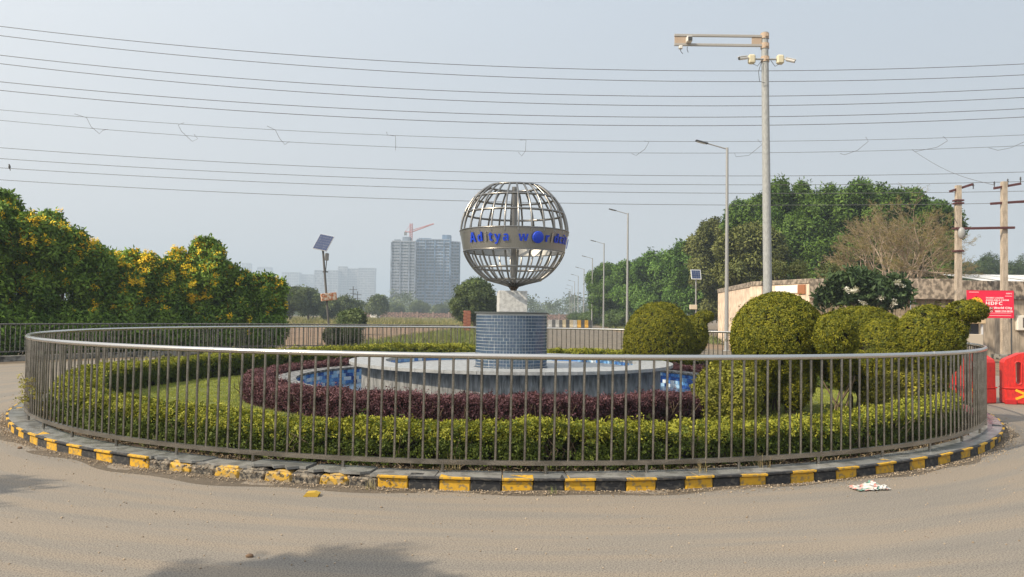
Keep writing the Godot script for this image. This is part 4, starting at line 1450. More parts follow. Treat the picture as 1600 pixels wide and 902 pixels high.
# ------------------------------------------------------------------ hedges and topiary
func ring_hedge(called: String, label: String, r0: float, r1: float, y0: float, hf: Callable, count: int, cl: Array, size: float, ca: Color, cb: Color, top: Color, twig: Material, back := 0.45) -> Node3D:
	var t := thing(called, label, "hedge", RC)
	var xs := [[], []]
	var cs := [[], []]
	var fn := FastNoiseLite.new()
	fn.frequency = 2.2
	fn.seed = count
	var w := r1 - r0
	for i in count:
		# more where it is near
		var a := rng.randf_range(-PI, PI)
		if absf(a) > 1.9 and rng.randf() < back:
			a = rng.randf_range(-1.9, 1.9)
		var h: float = hf.call(a)
		var s := rng.randf() * ((h - y0) * 1.9 + w)
		var r: float
		var y: float
		var up := 0.0
		if s < (h - y0):
			r = r1; y = h - s
		elif s < (h - y0) + w:
			r = r0 + (s - (h - y0)); y = h; up = 1.0
		else:
			r = r0; y = h - (s - (h - y0) - w)
		var depth := 0.0 if rng.randf() < 0.7 else rng.randf() * 0.13
		if up > 0: y -= depth
		else: r += depth * (1.0 if r == r0 else -1.0)
		# rounded shoulders, uneven surface
		var nz := fn.get_noise_3d(sin(a) * r, y * 1.5, cos(a) * r)
		var thin := fn.get_noise_2d(a * 3.1, r * 0.4)
		if thin < -0.3 and rng.randf() < 0.55:
			continue
		var edge := clampf(1.0 - (h - y) / 0.09, 0, 1)
		if up == 0: r += (0.045 * edge) * (1.0 if r < (r0 + r1) / 2 else -1.0)
		else:
			var e := minf(r - r0, r1 - r)
			y -= 0.05 * clampf(1.0 - e / 0.09, 0, 1)
		var f := (y - y0) / (h - y0)
		if up == 0 and f < 0.42 and rng.randf() > 0.28 + f * 1.5:
			continue
		if nz < -0.1 and up == 0 and rng.randf() < 0.62:
			continue
		y += nz * 0.05 + thin * 0.03
		if up > 0 and rng.randf() < 0.02: y += rng.randf() * 0.09
		r += nz * 0.05 * (1.0 if r > (r0 + r1) / 2 else -1.0)
		var j := rng.randi() % 2
		var k := size * rng.randf_range(0.7, 1.35) * (1.0 if absf(a) < 1.9 else 1.3)
		var out := Vector3(sin(a), 0, cos(a)) * (1.0 if r > (r0 + r1) / 2 else -1.0)
		var nv := Vector3.UP if up > 0 else (out + Vector3.UP * (0.15 + 0.85 * edge))
		xs[j].append(Transform3D(out_basis(nv, k, 0.5), Vector3(sin(a) * r, y, cos(a) * r)))
		var cc := mixc(ca, cb, clampf(0.5 + rng.randfn() * 0.3, 0, 1), rng.randf_range(0.8, 1.2))
		if f > 0.72 and rng.randf() < (f - 0.6) * 2.1:     # fresh shoots on top
			cc = mixc(cc, top, rng.randf_range(0.5, 1.0))
		cs[j].append(cc)
	for j in 2:
		scatter("foliage", cl[j], M.leaf, xs[j], cs[j], t)
	# twiggy inside
	var g := G.new()
	for i in 520:
		var a := rng.randf_range(-PI, PI)
		if absf(a) > 1.8 and rng.randf() < 0.5:
			a = rng.randf_range(-1.8, 1.8)
		var r := rng.randf_range(r0 + 0.12, r1 - 0.08)
		var h: float = hf.call(a)
		for k in 3:
			var b := a + rng.randfn() * 0.02
			var q := r + rng.randfn() * 0.1
			g.tube([Vector3(sin(a) * r, y0 - 0.03, cos(a) * r), Vector3(sin(b) * q, y0 + (h - y0) * 0.5, cos(b) * q), Vector3(sin(b + rng.randfn() * 0.012) * q, h - 0.06, cos(b) * q)], [0.009, 0.006, 0.003], 4, false, false)
	part("stems", g, twig, t).set_meta("kind", "stuff")
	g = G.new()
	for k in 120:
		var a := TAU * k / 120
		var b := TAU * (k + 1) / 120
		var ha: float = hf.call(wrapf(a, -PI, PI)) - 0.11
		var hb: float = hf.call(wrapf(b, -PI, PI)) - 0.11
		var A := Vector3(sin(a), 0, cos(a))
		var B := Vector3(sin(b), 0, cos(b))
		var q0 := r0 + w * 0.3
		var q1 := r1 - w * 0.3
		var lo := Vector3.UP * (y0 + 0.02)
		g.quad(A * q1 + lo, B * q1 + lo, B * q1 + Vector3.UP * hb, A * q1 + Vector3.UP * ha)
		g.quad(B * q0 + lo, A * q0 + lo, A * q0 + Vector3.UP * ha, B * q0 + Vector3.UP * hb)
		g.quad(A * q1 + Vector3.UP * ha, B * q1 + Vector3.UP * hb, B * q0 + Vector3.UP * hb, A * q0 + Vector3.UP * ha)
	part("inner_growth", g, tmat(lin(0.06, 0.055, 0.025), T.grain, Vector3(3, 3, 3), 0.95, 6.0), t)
	return t

func topiary(label: String, blobs: Array, count: int, cl: Array, size: float, legs: Array) -> void:
	var t := thing("topiary", label, "topiary", Vector3.ZERO, 0, "clipped golden topiaries on the lawn")
	var xs := [[], []]
	var cs := [[], []]
	var tot := 0.0
	for b in blobs:
		tot += pow(b[1].x * b[1].y * b[1].z, 0.667)
	var fn := FastNoiseLite.new()
	fn.frequency = 3.0
	for b in blobs:
		var rad: Vector3 = b[1]
		for i in int(count * pow(rad.x * rad.y * rad.z, 0.667) / tot):
			var d := Vector3(rng.randfn(), rng.randfn(), rng.randfn()).normalized()
			var p: Vector3 = b[0] + d * rad
			var nz := fn.get_noise_3dv(p)
			p += d * (nz * 0.02 - (0.05 * rng.randf() if rng.randf() < 0.35 else 0.0))
			if p.y < 0.12: continue
			var hid := false
			for c in blobs:
				if c != b and ((p - c[0]) / c[1]).length_squared() < 0.86:
					hid = true
					break
			if hid or (nz < -0.3 and rng.randf() < 0.7): continue
			if rng.randf() < 0.012: p += d * rng.randf() * 0.09
			var low := clampf((0.75 - p.y) / 0.5, 0, 1)
			if low > 0 and rng.randf() < low * 0.55: continue
			var j := rng.randi() % 2
			xs[j].append(Transform3D(out_basis(d / rad, size * rng.randf_range(0.7, 1.35), 0.38), p))
			var v := clampf(0.5 + rng.randfn() * 0.3, 0, 1)
			cs[j].append(mixc(Color(0.11, 0.13, 0.014), Color(0.29, 0.27, 0.022), v, rng.randf_range(0.85, 1.15)) if rng.randf() > 0.2 else Color(0.09, 0.11, 0.018))
	for j in 2:
		scatter("foliage", cl[j], M.leaf, xs[j], cs[j], t)
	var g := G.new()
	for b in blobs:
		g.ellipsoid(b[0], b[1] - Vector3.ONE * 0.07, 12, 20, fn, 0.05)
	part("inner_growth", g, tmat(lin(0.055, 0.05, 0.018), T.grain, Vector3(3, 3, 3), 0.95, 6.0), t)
	g = G.new()
	for l in legs:
		for k in 5:
			var f: Vector3 = l + Vector3(rng.randfn() * 0.06, 0, rng.randfn() * 0.06)
			g.tube([f, f + Vector3(rng.randfn() * 0.05, 0.3, rng.randfn() * 0.05), f + Vector3(rng.randfn() * 0.15, 0.75, rng.randfn() * 0.15)], [0.022, 0.016, 0.01], 5, false, false)
	part("stems", g, M.twig, t)

func planting() -> void:
	var cl := [clump(81, 15, 1.0, 0.72, 0.42), clump(82, 15, 1.0, 0.72, 0.42)]
	var hf := func(a: float) -> float:
		return 0.465 + 0.02 * sin(a * 9 + 1.0) + 0.10 * smoothstep(0.8, 1.4, -a) + 0.14 * smoothstep(1.8, 2.7, absf(a)) + 0.012 * sin(a * 23)
	ring_hedge("green_hedge", "clipped yellow-green hedge running round just inside the railing", 7.02, 7.66, 0.075, hf, 66000, cl, 0.038, Color(0.055, 0.088, 0.016), Color(0.13, 0.165, 0.026), Color(0.37, 0.365, 0.045), M.twig)
	var pf := func(a: float) -> float: return 0.47 + 0.015 * sin(a * 17) + 0.01 * sin(a * 41)
	ring_hedge("purple_hedge", "low dark purple hedge round the fountain pool", 4.44, 4.86, 0.09, pf, 40000, [clump(83, 15, 1.0, 0.8, 0.36), clump(84, 15, 1.0, 0.8, 0.36)], 0.042, Color(0.045, 0.018, 0.025), Color(0.115, 0.05, 0.062), Color(0.185, 0.09, 0.10), M.twig, 0.3)
	# sprigs that grow out through the bars at the far left, with pale new leaves
	var t := thing("hedge_sprig", "pale leafy sprigs poking out through the railing at the far left", "plant", RC)
	var g := G.new()
	var xs := []
	var cs := []
	for k in 7:
		var a := -1.02 + k * 0.028
		var p := Vector3(sin(a) * 7.75, 0.1, cos(a) * 7.75)
		var e := Vector3(sin(a) * 8.06, 0.35 + 0.35 * absf(sin(k * 2.3)), cos(a) * 8.06)
		g.tube([p, p.lerp(e, 0.6), e], [0.006, 0.005, 0.003], 4)
		for i in 10:
			xs.append(Transform3D(rand_basis(rng.randf_range(0.03, 0.055)), p.lerp(e, rng.randf_range(0.4, 1.0)) + Vector3(rng.randfn(), rng.randfn(), rng.randfn()) * 0.03))
			cs.append(mixc(Color(0.18, 0.18, 0.03), Color(0.42, 0.36, 0.07), rng.randf()))
	part("stems", g, M.twig, t)
	scatter("foliage", cl[0], M.leaf, xs, cs, t)
	# topiaries: rounded beasts clipped from golden shrubs
	var tl := [clump(85, 14, 1.0, 0.75, 0.45), clump(86, 14, 1.0, 0.75, 0.45)]
	var P := func(x: float, y: float, d: float) -> Vector3: return at(x, y, d)
	# left: dome with neck and small head
	topiary("golden topiary dome with a small head, right behind the fountain", [
		[P.call(1030, 537, 20.0), Vector3(0.90, 1.05, 0.85)],
		[P.call(1080, 525, 20.0), Vector3(0.42, 0.50, 0.42)],
		[P.call(1092, 513, 19.9), Vector3(0.20, 0.36, 0.22)],
		[P.call(1101, 495, 19.9), Vector3(0.22, 0.155, 0.2)]], 14000, tl, 0.034, [flat(1010, 20), flat(1050, 20)])
	# right, front: big dome on thick stems with a bowed head
	topiary("largest golden topiary, a big dome with a lower rounded head on its right", [
		[P.call(1216, 531, 12.4), Vector3(0.715, 0.735, 0.70)],
		[P.call(1180, 590, 12.4), Vector3(0.33, 0.52, 0.40)],
		[P.call(1240, 590, 12.3), Vector3(0.30, 0.50, 0.40)],
		[P.call(1268, 530, 12.2), Vector3(0.30, 0.36, 0.35)],
		[P.call(1306, 527, 11.4), Vector3(0.295, 0.36, 0.30)],
		[P.call(1312, 570, 11.9), Vector3(0.16, 0.34, 0.2)]], 24000, tl, 0.030, [flat(1185, 12.4), flat(1240, 12.3), flat(1215, 12.8), flat(1312, 11.9)])
	# right, behind: long back, round head, raised trunk with a ball
	topiary("golden topiary beast with a long back, round head and raised trunk ending in a ball", [
		[P.call(1345, 545, 13.2), Vector3(0.86, 0.70, 0.62)],
		[P.call(1375, 565, 12.6), Vector3(0.48, 0.66, 0.50)],
		[P.call(1452, 536, 12.3), Vector3(0.50, 0.58, 0.46)],
		[P.call(1440, 590, 12.4), Vector3(0.36, 0.40, 0.4)],
		[P.call(1488, 512, 12.2), Vector3(0.22, 0.26, 0.24)],
		[P.call(1511, 487, 12.1), Vector3(0.30, 0.165, 0.26)]], 26000, tl, 0.030, [flat(1340, 13.2), flat(1375, 12.6), flat(1430, 12.3), flat(1465, 12.3)])
	# green shrub between fountain and the big dome
	var q := flat(1112, 11.6)
	t = thing("green_shrub", "rounded yellow-green shrub between the purple hedge and the big topiary", "shrub", q)
	crown(t, [[Vector3(0.05, 0.42, 0), Vector3(0.30, 0.38, 0.3)], [Vector3(0.36, 0.40, 0.1), Vector3(0.30, 0.42, 0.3)], [Vector3(0.2, 0.58, -0.2), Vector3(0.3, 0.3, 0.3)]], 4200, cl, 0.055, Color(0.10, 0.12, 0.02), Color(0.28, 0.27, 0.035), "foliage")
	g = G.new()
	g.ellipsoid(Vector3(0.1, 0.4, 0), Vector3(0.4, 0.3, 0.28), 8, 12)
	part("inner_growth", g, tmat(lin(0.06, 0.055, 0.022), T.grain, Vector3(3, 3, 3), 0.95), t)
	# little ball topiary by the right hand railing
	# yellow shrub near the right end inside the fence
	q = rp(6.9, 1.12)
	t = thing("golden_shrub", "loose golden shrub behind the railing at the right end of the island", "shrub", q)
	crown(t, [[Vector3(0, 0.5, 0), Vector3(0.4, 0.42, 0.4)], [Vector3(0.25, 0.75, -0.3), Vector3(0.35, 0.35, 0.35)], [Vector3(-0.3, 0.42, 0.3), Vector3(0.4, 0.36, 0.4)]], 2600, cl, 0.055, Color(0.13, 0.13, 0.02), Color(0.36, 0.32, 0.04), "foliage")
	g = G.new()
	for k in 9:
		g.tube([Vector3(0, 0.05, 0), Vector3(rng.randfn() * 0.15, 0.3, rng.randfn() * 0.15), Vector3(rng.randfn() * 0.3, 0.65, rng.randfn() * 0.3)], [0.014, 0.01, 0.005], 4)
	part("stems", g, M.twig, t)

# ------------------------------------------------------------------ roadside left
func roadside() -> void:
	# iron railing curving along the outer edge of the road, far left
	var R := 17.6
	var t := thing("roadside_railing", "dull steel railing along the outer edge of the road below the flowering shrubs", "railing", RC)
	var old := tmat(lin(0.30, 0.285, 0.265), T.stain, Vector3(2, 2, 2), 0.55)
	old.metallic = 0.5
	var a0 := -PI + 0.12
	var a1 := -1.35
	var pts := []
	for i in 70:
		var a := lerpf(a0, a1, i / 69.0)
		pts.append(Vector3(sin(a) * R, 1.13, cos(a) * R))
	var g := G.new()
	g.tube(pts, 0.025, 8)
	part("top_rail", g, old, t)
	g = G.new()
	g.ring_piece(R - 0.015, R + 0.015, a0, a1, 0.27, 0.31, 70)
	part("bottom_rail", g, old, t)
	var bg := G.new()
	bg.tube([Vector3(0, 0.3, 0), Vector3(0, 1.11, 0)], 0.012, 6, false, false)
	var bar := bg.mesh()
	var nb := int((a1 - a0) * R / 0.145)
	var rest := G.new()
	for i in nb:
		var a := lerpf(a0, a1, (i + 0.5) / nb)
		if i % 13 == 0:
			var pg := G.new()
			pg.tube([Vector3(0, 0, 0), Vector3(0, 1.13, 0)], 0.022, 8)
			part("post", pg, old, t, Vector3(sin(a) * R, 0, cos(a) * R))
		else:
			part("bar", bar, old, t, Vector3(sin(a) * R, 0, cos(a) * R))
	# low kerb under it
	g = G.new()
	g.ring_piece(R - 0.25, R + 0.2, a0, a1, 0, 0.16, 60)
	struct("roadside_kerb", g, M.concrete).position = RC
	# flowering shrubs behind
	var cl := [clump(91, 24, 1.0, 0.62, 0.26, 0.5), clump(92, 24, 1.0, 0.62, 0.26, 0.5)]
	var fl := clump(93, 16, 1.0, 0.75, 0.62, 0.9)
	var fm := leafmat(0.6, 0.4)
	var rows := [
		[-50, 315, 70, 25.0, "dense green shrub cut by the left edge of the view", 0.2],
		[12, 308, 56, 26.0, "tallest yellow-flowering shrub, at the left edge, with a flower spray on top", 0.5],
		[56, 348, 44, 26.8, "yellow-flowering shrub standing second from the left", 0.6],
		[100, 340, 40, 27.5, "yellow-flowering shrub third from the left with a dark leafy top", 0.8],
		[150, 384, 46, 28.4, "yellow-flowering shrub sloping down, fourth from the left", 0.9],
		[208, 402, 50, 29.3, "yellow-flowering shrub with flowers all along its top, fifth from the left", 1.6],
		[268, 412, 44, 30.2, "yellow-flowering shrub in the dip left of the pair of flower spires", 1.2],
		[316, 381, 34, 30.8, "yellow-flowering shrub with two bright flower spires", 1.5],
		[358, 416, 42, 31.4, "dark green flowering shrub right of the flower spires", 0.5],
		[408, 438, 42, 32.0, "last and lowest flowering shrub, beside the far trees", 0.4]]
	for q in rows:
		var d: float = q[3]
		var p := flat(q[0], d)
		p += (p - RC).normalized() * 0.4
		var top := at(q[0], q[1], d).y
		var hw: float = q[2] / F * d
		t = thing("flowering_shrub", q[4], "shrub", p, 0, "yellow-flowering shrubs along the left roadside")
		var lobes := lobes_in(Vector3(0, top * 0.46, 0), Vector3(hw, top * 0.43, hw * 0.85), 16, hw * 0.34)
		lobes.append([Vector3(rng.randfn() * 0.2, top - 0.55, 0), Vector3(0.36, 0.6, 0.36)])
		lobes.append([Vector3(0, 0.8, 0), Vector3(hw * 0.9, 0.8, hw * 0.8)])
		for k in 7:
			lobes.append([Vector3(rng.randf_range(-0.9, 0.9) * hw, top * rng.randf_range(0.70, 0.88), rng.randf_range(-0.3, 0.6)), Vector3(0.22, 0.5, 0.22)])
		limbs(t, Vector3(0, -0.05, 0), Vector3(0, 0.5, 0), lobes, 0.07, M.bark, 12)
		crown(t, lobes, 4600, cl, 0.22, Color(0.06, 0.13, 0.02), Color(0.23, 0.35, 0.05), "foliage", null, 0.0)
		# flower heads gather near the top and at the ends of shoots
		var xs := []
		var cs := []
		for k in int(230 * q[5]) + 110:
			var l = lobes[rng.randi() % lobes.size()]
			var dd := Vector3(rng.randfn(), rng.randfn() + 0.7, absf(rng.randfn()) * 1.1 - 0.25).normalized()
			var f: Vector3 = l[0] + dd * l[1] * rng.randf_range(1.0, 1.12)
			if rng.randf() > clampf(f.y / top * 1.5 - 0.35, 0.14, 1): continue
			var c2 := mixc(Color(0.92, 0.58, 0.015), Color(0.96, 0.74, 0.05), rng.randf())
			for i in rng.randi_range(2, 5):
				xs.append(Transform3D(out_basis(dd, rng.randf_range(0.07, 0.115), 0.3), f + Vector3(rng.randfn(), rng.randfn(), rng.randfn()) * 0.09))
				cs.append(c2)
		for i in int(10 * q[5]):
			xs.append(Transform3D(rand_basis(rng.randf_range(0.06, 0.11)), Vector3(lobes[16][0].x + rng.randfn() * 0.16, top - 0.1 + rng.randfn() * 0.18, rng.randfn() * 0.15)))
			cs.append(Color(0.92, 0.58, 0.02))
		scatter("flowers", fl, fm, xs, cs, t)
	# frangipani in front of the building
	var p := flat(1352, 29.5)
	t = thing("frangipani", "dark broad-leaved frangipani with white blossom in front of the stained parapet", "tree", p)
	var lob := []
	for k in 17:
		var x := rng.randf_range(-1.15, 1.15)
		lob.append([Vector3(x, 2.35 + rng.randf_range(-0.35, 0.45) + 0.35 * cos(x), rng.randf_range(-0.7, 0.7)), Vector3(0.36, 0.28, 0.36)])
	limbs(t, Vector3.ZERO, Vector3(0, 1.2, 0), lob, 0.09, M.bark, 17)
	crown(t, lob, 1000, [clump(94, 16, 1.0, 0.95, 0.34, 0.9)], 0.22, Color(0.035, 0.065, 0.025), Color(0.08, 0.125, 0.045), "foliage")
	var xs := []
	var cs := []
	for c in [[1398, 441], [1402, 440], [1340, 452], [1375, 468], [1379, 466], [1396, 474], [1326, 455], [1334, 453], [1349, 476], [1408, 446]]:
		var f := at(c[0], c[1], 28.45) - p
		for i in 4:
			xs.append(Transform3D(rand_basis(0.075), f + Vector3(rng.randfn(), rng.randfn(), rng.randfn()) * 0.05))
			cs.append(Color(0.78, 0.76, 0.68))
	scatter("blossom", fl, fm, xs, cs, t)

# ------------------------------------------------------------------ lamps, poles, signs
func street_things() -> void:
	# street lamps along the road
	var lamp := thing("street_lamp", "first and tallest-looking street lamp, beside the cream building", "street lamp", flat(1135.5, 37.5), 0, "single-arm street lamps along the road")
	var g := G.new()
	g.tube([Vector3(0, 0, 0), Vector3(0, 9.75, 0)], [0.105, 0.06], 12)
	part("pole", g, M.galv, lamp)
	g = G.new()
	g.tube([Vector3(0, 9.68, 0), Vector3(-0.65, 9.86, 0), Vector3(-1.05, 9.97, 0)], 0.03, 8)
	part("arm", g, M.galv, lamp)
	g = G.new()
	g.xf = Transform3D(Basis(Vector3(0, 0, 1), -0.24), Vector3(-1.22, 10.01, 0))
	g.bbox(Vector3.ZERO, Vector3(0.62, 0.07, 0.2), 0.025)
	var hd := part("lamp_head", g, M.dark, lamp)
	g = G.new()
	g.xf = Transform3D(Basis(Vector3(0, 0, 1), -0.24), Vector3(-1.26, 9.968, 0))
	g.bbox(Vector3.ZERO, Vector3(0.4, 0.016, 0.14), 0.004)
	part("lens", g, mat(lin(0.55, 0.56, 0.55), 0.3), hd)
	g = G.new()
	g.lathe([Vector2(0.0, 0.0), Vector2(0.2, 0.0), Vector2(0.2, 0.03), Vector2(0.11, 0.06), Vector2(0.105, 0.3)], 16)
	part("base_plate", g, M.galv, lamp)
	var ln := ["second street lamp along the road, with its head over the light green tree", "third street lamp along the road, in front of the dark tree", "fourth street lamp along the road", "fifth street lamp along the road", "sixth street lamp along the road", "seventh street lamp along the road, half lost in haze", "eighth street lamp along the road, half lost in haze", "farthest street lamp in sight"]
	var lx := [[980.0, 62.0], [943.0, 88.0], [925.0, 111.0], [912.0, 137.0], [903.0, 161.0], [897.5, 188.0], [893.5, 217.0], [890.5, 245.0]]
	for i in 8:
		copy(lamp, "street_lamp", ln[i], "single-arm street lamps along the road", flat(lx[i][0], lx[i][1]))
	# solar lamp leaning, left
	var p := flat(517, 37.5)
	var s := thing("solar_lamp", "leaning solar lamp post with tilted panel and rusty box", "solar lamp", p)
	var top := at(504.5, 391, 37.5) - p
	g = G.new()
	g.tube([Vector3(0, 0, 0), top], [0.055, 0.05], 10)
	part("pole", g, mat(lin(0.10, 0.095, 0.09), 0.5), s)
	g = G.new()
	var tilt := Basis.from_euler(Vector3(-0.5, -0.25, -0.22))
	g.xf = Transform3D(tilt, top + Vector3(0.02, 0.36, 0))
	g.bbox(Vector3.ZERO, Vector3(0.80, 0.86, 0.035), 0.006)
	var pan := part("panel_frame", g, mat(lin(0.42, 0.43, 0.45), 0.5), s)
	panel_cells(pan, tilt, top + Vector3(0.02, 0.36, 0), 0.77, 0.83, 6, 6, 0.02)
	var bx := at(513.5, 464, 37.5) - p
	g = G.new()
	g.xf = Transform3D(Basis.from_euler(Vector3(0, 0.35, 0.12)), bx)
	g.bbox(Vector3.ZERO, Vector3(0.72, 0.36, 0.34), 0.015)
	part("battery_box", g, tmat(Color.WHITE, T.rust, Vector3(0.9, 0.9, 0.9), 0.8), s)
	var hp := at(510.5, 401.5, 37.4) - p
	g = G.new()
	g.xf = Transform3D(Basis.from_euler(Vector3(0.2, 0.2, -0.06)), hp)
	g.bbox(Vector3.ZERO, Vector3(0.19, 0.36, 0.07), 0.03)
	part("lamp_head", g, mat(lin(0.22, 0.22, 0.22), 0.4), s)
	g = G.new()
	g.tube([hp - Vector3(0, 0.15, 0), at(508.5, 425, 37.45) - p], 0.022, 6)
	part("bracket", g, M.dark, s)
	g = G.new()
	var cl := at(508, 425, 37.5) - p
	g.tube([cl - Vector3(0.12, 0, 0), cl + Vector3(0.14, 0, 0)], 0.03, 6)
	part("clamp", g, M.dark, s)
	# small solar lamp, right
	p = flat(1087.5, 45)
	s = thing("solar_lamp", "slim upright solar lamp with a small square panel left of the cream building", "solar lamp", p)
	top = at(1087.5, 436, 45) - p
	g = G.new()
	g.tube([Vector3.ZERO, top], [0.045, 0.04], 8)
	part("pole", g, M.galv, s)
	tilt = Basis.from_euler(Vector3(-0.35, 0.05, 0))
	g = G.new()
	g.xf = Transform3D(tilt, top + Vector3(0, 0.25, 0))
	g.bbox(Vector3.ZERO, Vector3(0.58, 0.60, 0.03), 0.006)
	pan = part("panel_frame", g, mat(lin(0.66, 0.66, 0.66), 0.4, 0.3), s)
	panel_cells(pan, tilt, top + Vector3(0, 0.25, 0), 0.5, 0.52, 4, 4, 0.018)
	g = G.new()
	g.bbox(at(1082.5, 480, 45) - p + Vector3(0.03, 0, 0), Vector3(0.40, 0.26, 0.2), 0.012)
	part("battery_box", g, mat(lin(0.6, 0.5, 0.38), 0.7), s)
	g = G.new()
	g.tube([at(1084, 446, 45) - p, at(1087, 452, 45) - p], 0.02, 6)
	part("bracket", g, M.dark, s)
	camera_pole()
	power_poles()
	hoarding()
	barriers()

func panel_cells(pan: Node, tilt: Basis, c: Vector3, w: float, h: float, nx: int, ny: int, z: float) -> void:
	var m := mat(lin(0.04, 0.058, 0.125), 0.6)
	m.metallic_specular = 0.25
	var g := G.new()
	g.bbox(Vector3.ZERO, Vector3(w / nx - 0.006, h / ny - 0.006, 0.006), 0.002)
	var me := g.mesh()
	for i in nx:
		for j in ny:
			var o := part("solar_cell", me, m, pan, c + tilt * Vector3(-w / 2 + w * (i + 0.5) / nx, -h / 2 + h * (j + 0.5) / ny, z))
			o.basis = tilt

func camera_pole() -> void:
	var d := 28.5
	var f := flat(1201, d)
	var t := thing("camera_pole", "tall grey pole carrying a long bracket and surveillance cameras", "pole", f)
	var top := at(1195, 51, d) - f
	var g := G.new()
	g.tube([Vector3.ZERO, top * 0.5, top], [0.165, 0.145, 0.125], 18)
	part("pole", g, tmat(lin(0.36, 0.37, 0.365), T.faint, Vector3(2.5, 0.4, 2.5), 0.5), t)
	var paint := tmat(lin(0.50, 0.48, 0.45), T.fine, Vector3(3, 3, 3), 0.5)
	var rusty := tmat(lin(0.50, 0.38, 0.28), T.faint, Vector3(3, 3, 3), 0.7)
	var along := Vector3(-1, -0.006, 0.05).normalized()
	var yu := (at(1185, 57.5, d) - f).y
	var yl := (at(1185, 72, d) - f).y
	var x0 := -0.1
	var x1 := (at(1060, 60, d) - f).x
	for yy in [yu, yl]:
		g = G.new()
		g.xf = Transform3D(Basis(Vector3(0, 1, 0), 0.0), Vector3((x0 + x1) / 2 + top.x, yy, 0.05))
		g.bbox(Vector3.ZERO, Vector3(absf(x1 - x0), 0.09, 0.08), 0.008)
		part("arm_rail", g, paint, t)
	g = G.new()
	g.bbox(Vector3(x1 + 0.22 + top.x, (yu + yl) / 2, 0.05), Vector3(0.42, yu - yl - 0.09, 0.03), 0.004)
	part("end_plate", g, rusty, t)
	g = G.new()
	g.bbox(Vector3(-0.31 + top.x, (yu + yl) / 2, 0.05), Vector3(0.36, yu - yl - 0.09, 0.03), 0.004)
	part("root_plate", g, rusty, t)
	for yy in [yu + 0.02, yl, (at(1197, 93, d) - f).y]:
		g = G.new()
		g.lathe([Vector2(0.135, yy - 0.1), Vector2(0.155, yy - 0.1), Vector2(0.155, yy + 0.1), Vector2(0.125, yy + 0.1)], 18)
		g.box(Vector3(0.02, yy, 0.165), Vector3(0.1, 0.1, 0.05))
		part("clamp", g, rusty, t, Vector3(top.x * yy / top.y, 0, 0))
	# boxed camera on the end plate
	var white := mat(lin(0.66, 0.64, 0.60), 0.4)
	g = G.new()
	var cp := at(1075, 65, d) - f
	g.bbox(cp + Vector3(0, 0, 0.2), Vector3(0.2, 0.2, 0.26), 0.02)
	var cam := part("traffic_camera", g, white, t)
	g = G.new()
	g.bbox(cp + Vector3(0.01, 0, 0.34), Vector3(0.15, 0.15, 0.03), 0.01)
	part("lens", g, M.dark, cam)
	g = G.new()
	cp = at(1063, 75, d) - f
	g.bbox(cp + Vector3(0, 0, 0.06), Vector3(0.14, 0.12, 0.14), 0.02)
	part("sensor", g, white, t)
	g = G.new()
	for q in [[1063, 77, 1067, 84], [1074, 73, 1075.5, 82]]:
		g.tube([at(q[0], q[1], d) - f, at((q[0] + q[2]) / 2.0 - 1, (q[1] + q[3]) / 2.0, d) - f, at(q[2], q[3], d) - f], 0.012, 5)
	part("loose_cable", g, M.dark, t)
	# cross arm with two boxes and bullet cameras
	var yc := (at(1197, 94, d) - f).y
	var cx := top.x * yc / top.y
	g = G.new()
	g.tube([Vector3(cx - 0.5, yc, 0.1), Vector3(cx + 0.5, yc, 0.1)], 0.035, 8)
	part("cross_arm", g, M.galv, t)
	for sgn in [-1.0, 1.0]:
		g = G.new()
		g.bbox(Vector3(cx + sgn * 0.52, yc - 0.01, 0.1), Vector3(0.26, 0.34, 0.2), 0.05)
		part("junction_box", g, mat(lin(0.60, 0.54, 0.38), 0.5), t)
		g = G.new()
		var dir := Vector3(sgn, -0.22 if sgn < 0 else -0.32, 0.25).normalized()
		var c0 := Vector3(cx + sgn * 0.72, yc + (0.03 if sgn < 0 else -0.02), 0.16)
		g.tube([c0, c0 + dir * 0.30], 0.062, 12)
		g.xf = Transform3D(Basis.looking_at(dir), c0 + dir * 0.17 + Vector3(0, 0.06, 0))
		g.bbox(Vector3.ZERO, Vector3(0.14, 0.02, 0.36), 0.006)
		g.xf = Transform3D()
		g.tube([Vector3(cx + sgn * 0.62, yc + 0.01, 0.14), c0], 0.025, 6)
		cam = part("bullet_camera", g, white, t)
		g = G.new()
		g.tube([c0 + dir * 0.295, c0 + dir * 0.325], 0.052, 12)
		part("lens", g, M.dark, cam)
		g = G.new()
		g.tube([Vector3(cx + sgn * 0.5, yc - 0.17, 0.12), Vector3(cx + sgn * 0.32, yc - 0.27, 0.14), Vector3(cx + sgn * 0.16, yc - 0.06, 0.16)], 0.01, 5)
		part("loose_cable", g, M.dark, t)
	g = G.new()
	g.tube([Vector3(cx - 0.16, yc - 0.05, 0.14), Vector3(cx - 0.30, yc - 0.5, 0.2), Vector3(cx - 0.26, yc - 0.85, 0.2), Vector3(cx - 0.05, yc - 0.9, 0.18)], 0.011, 5)
	part("loose_cable", g, M.dark, t)

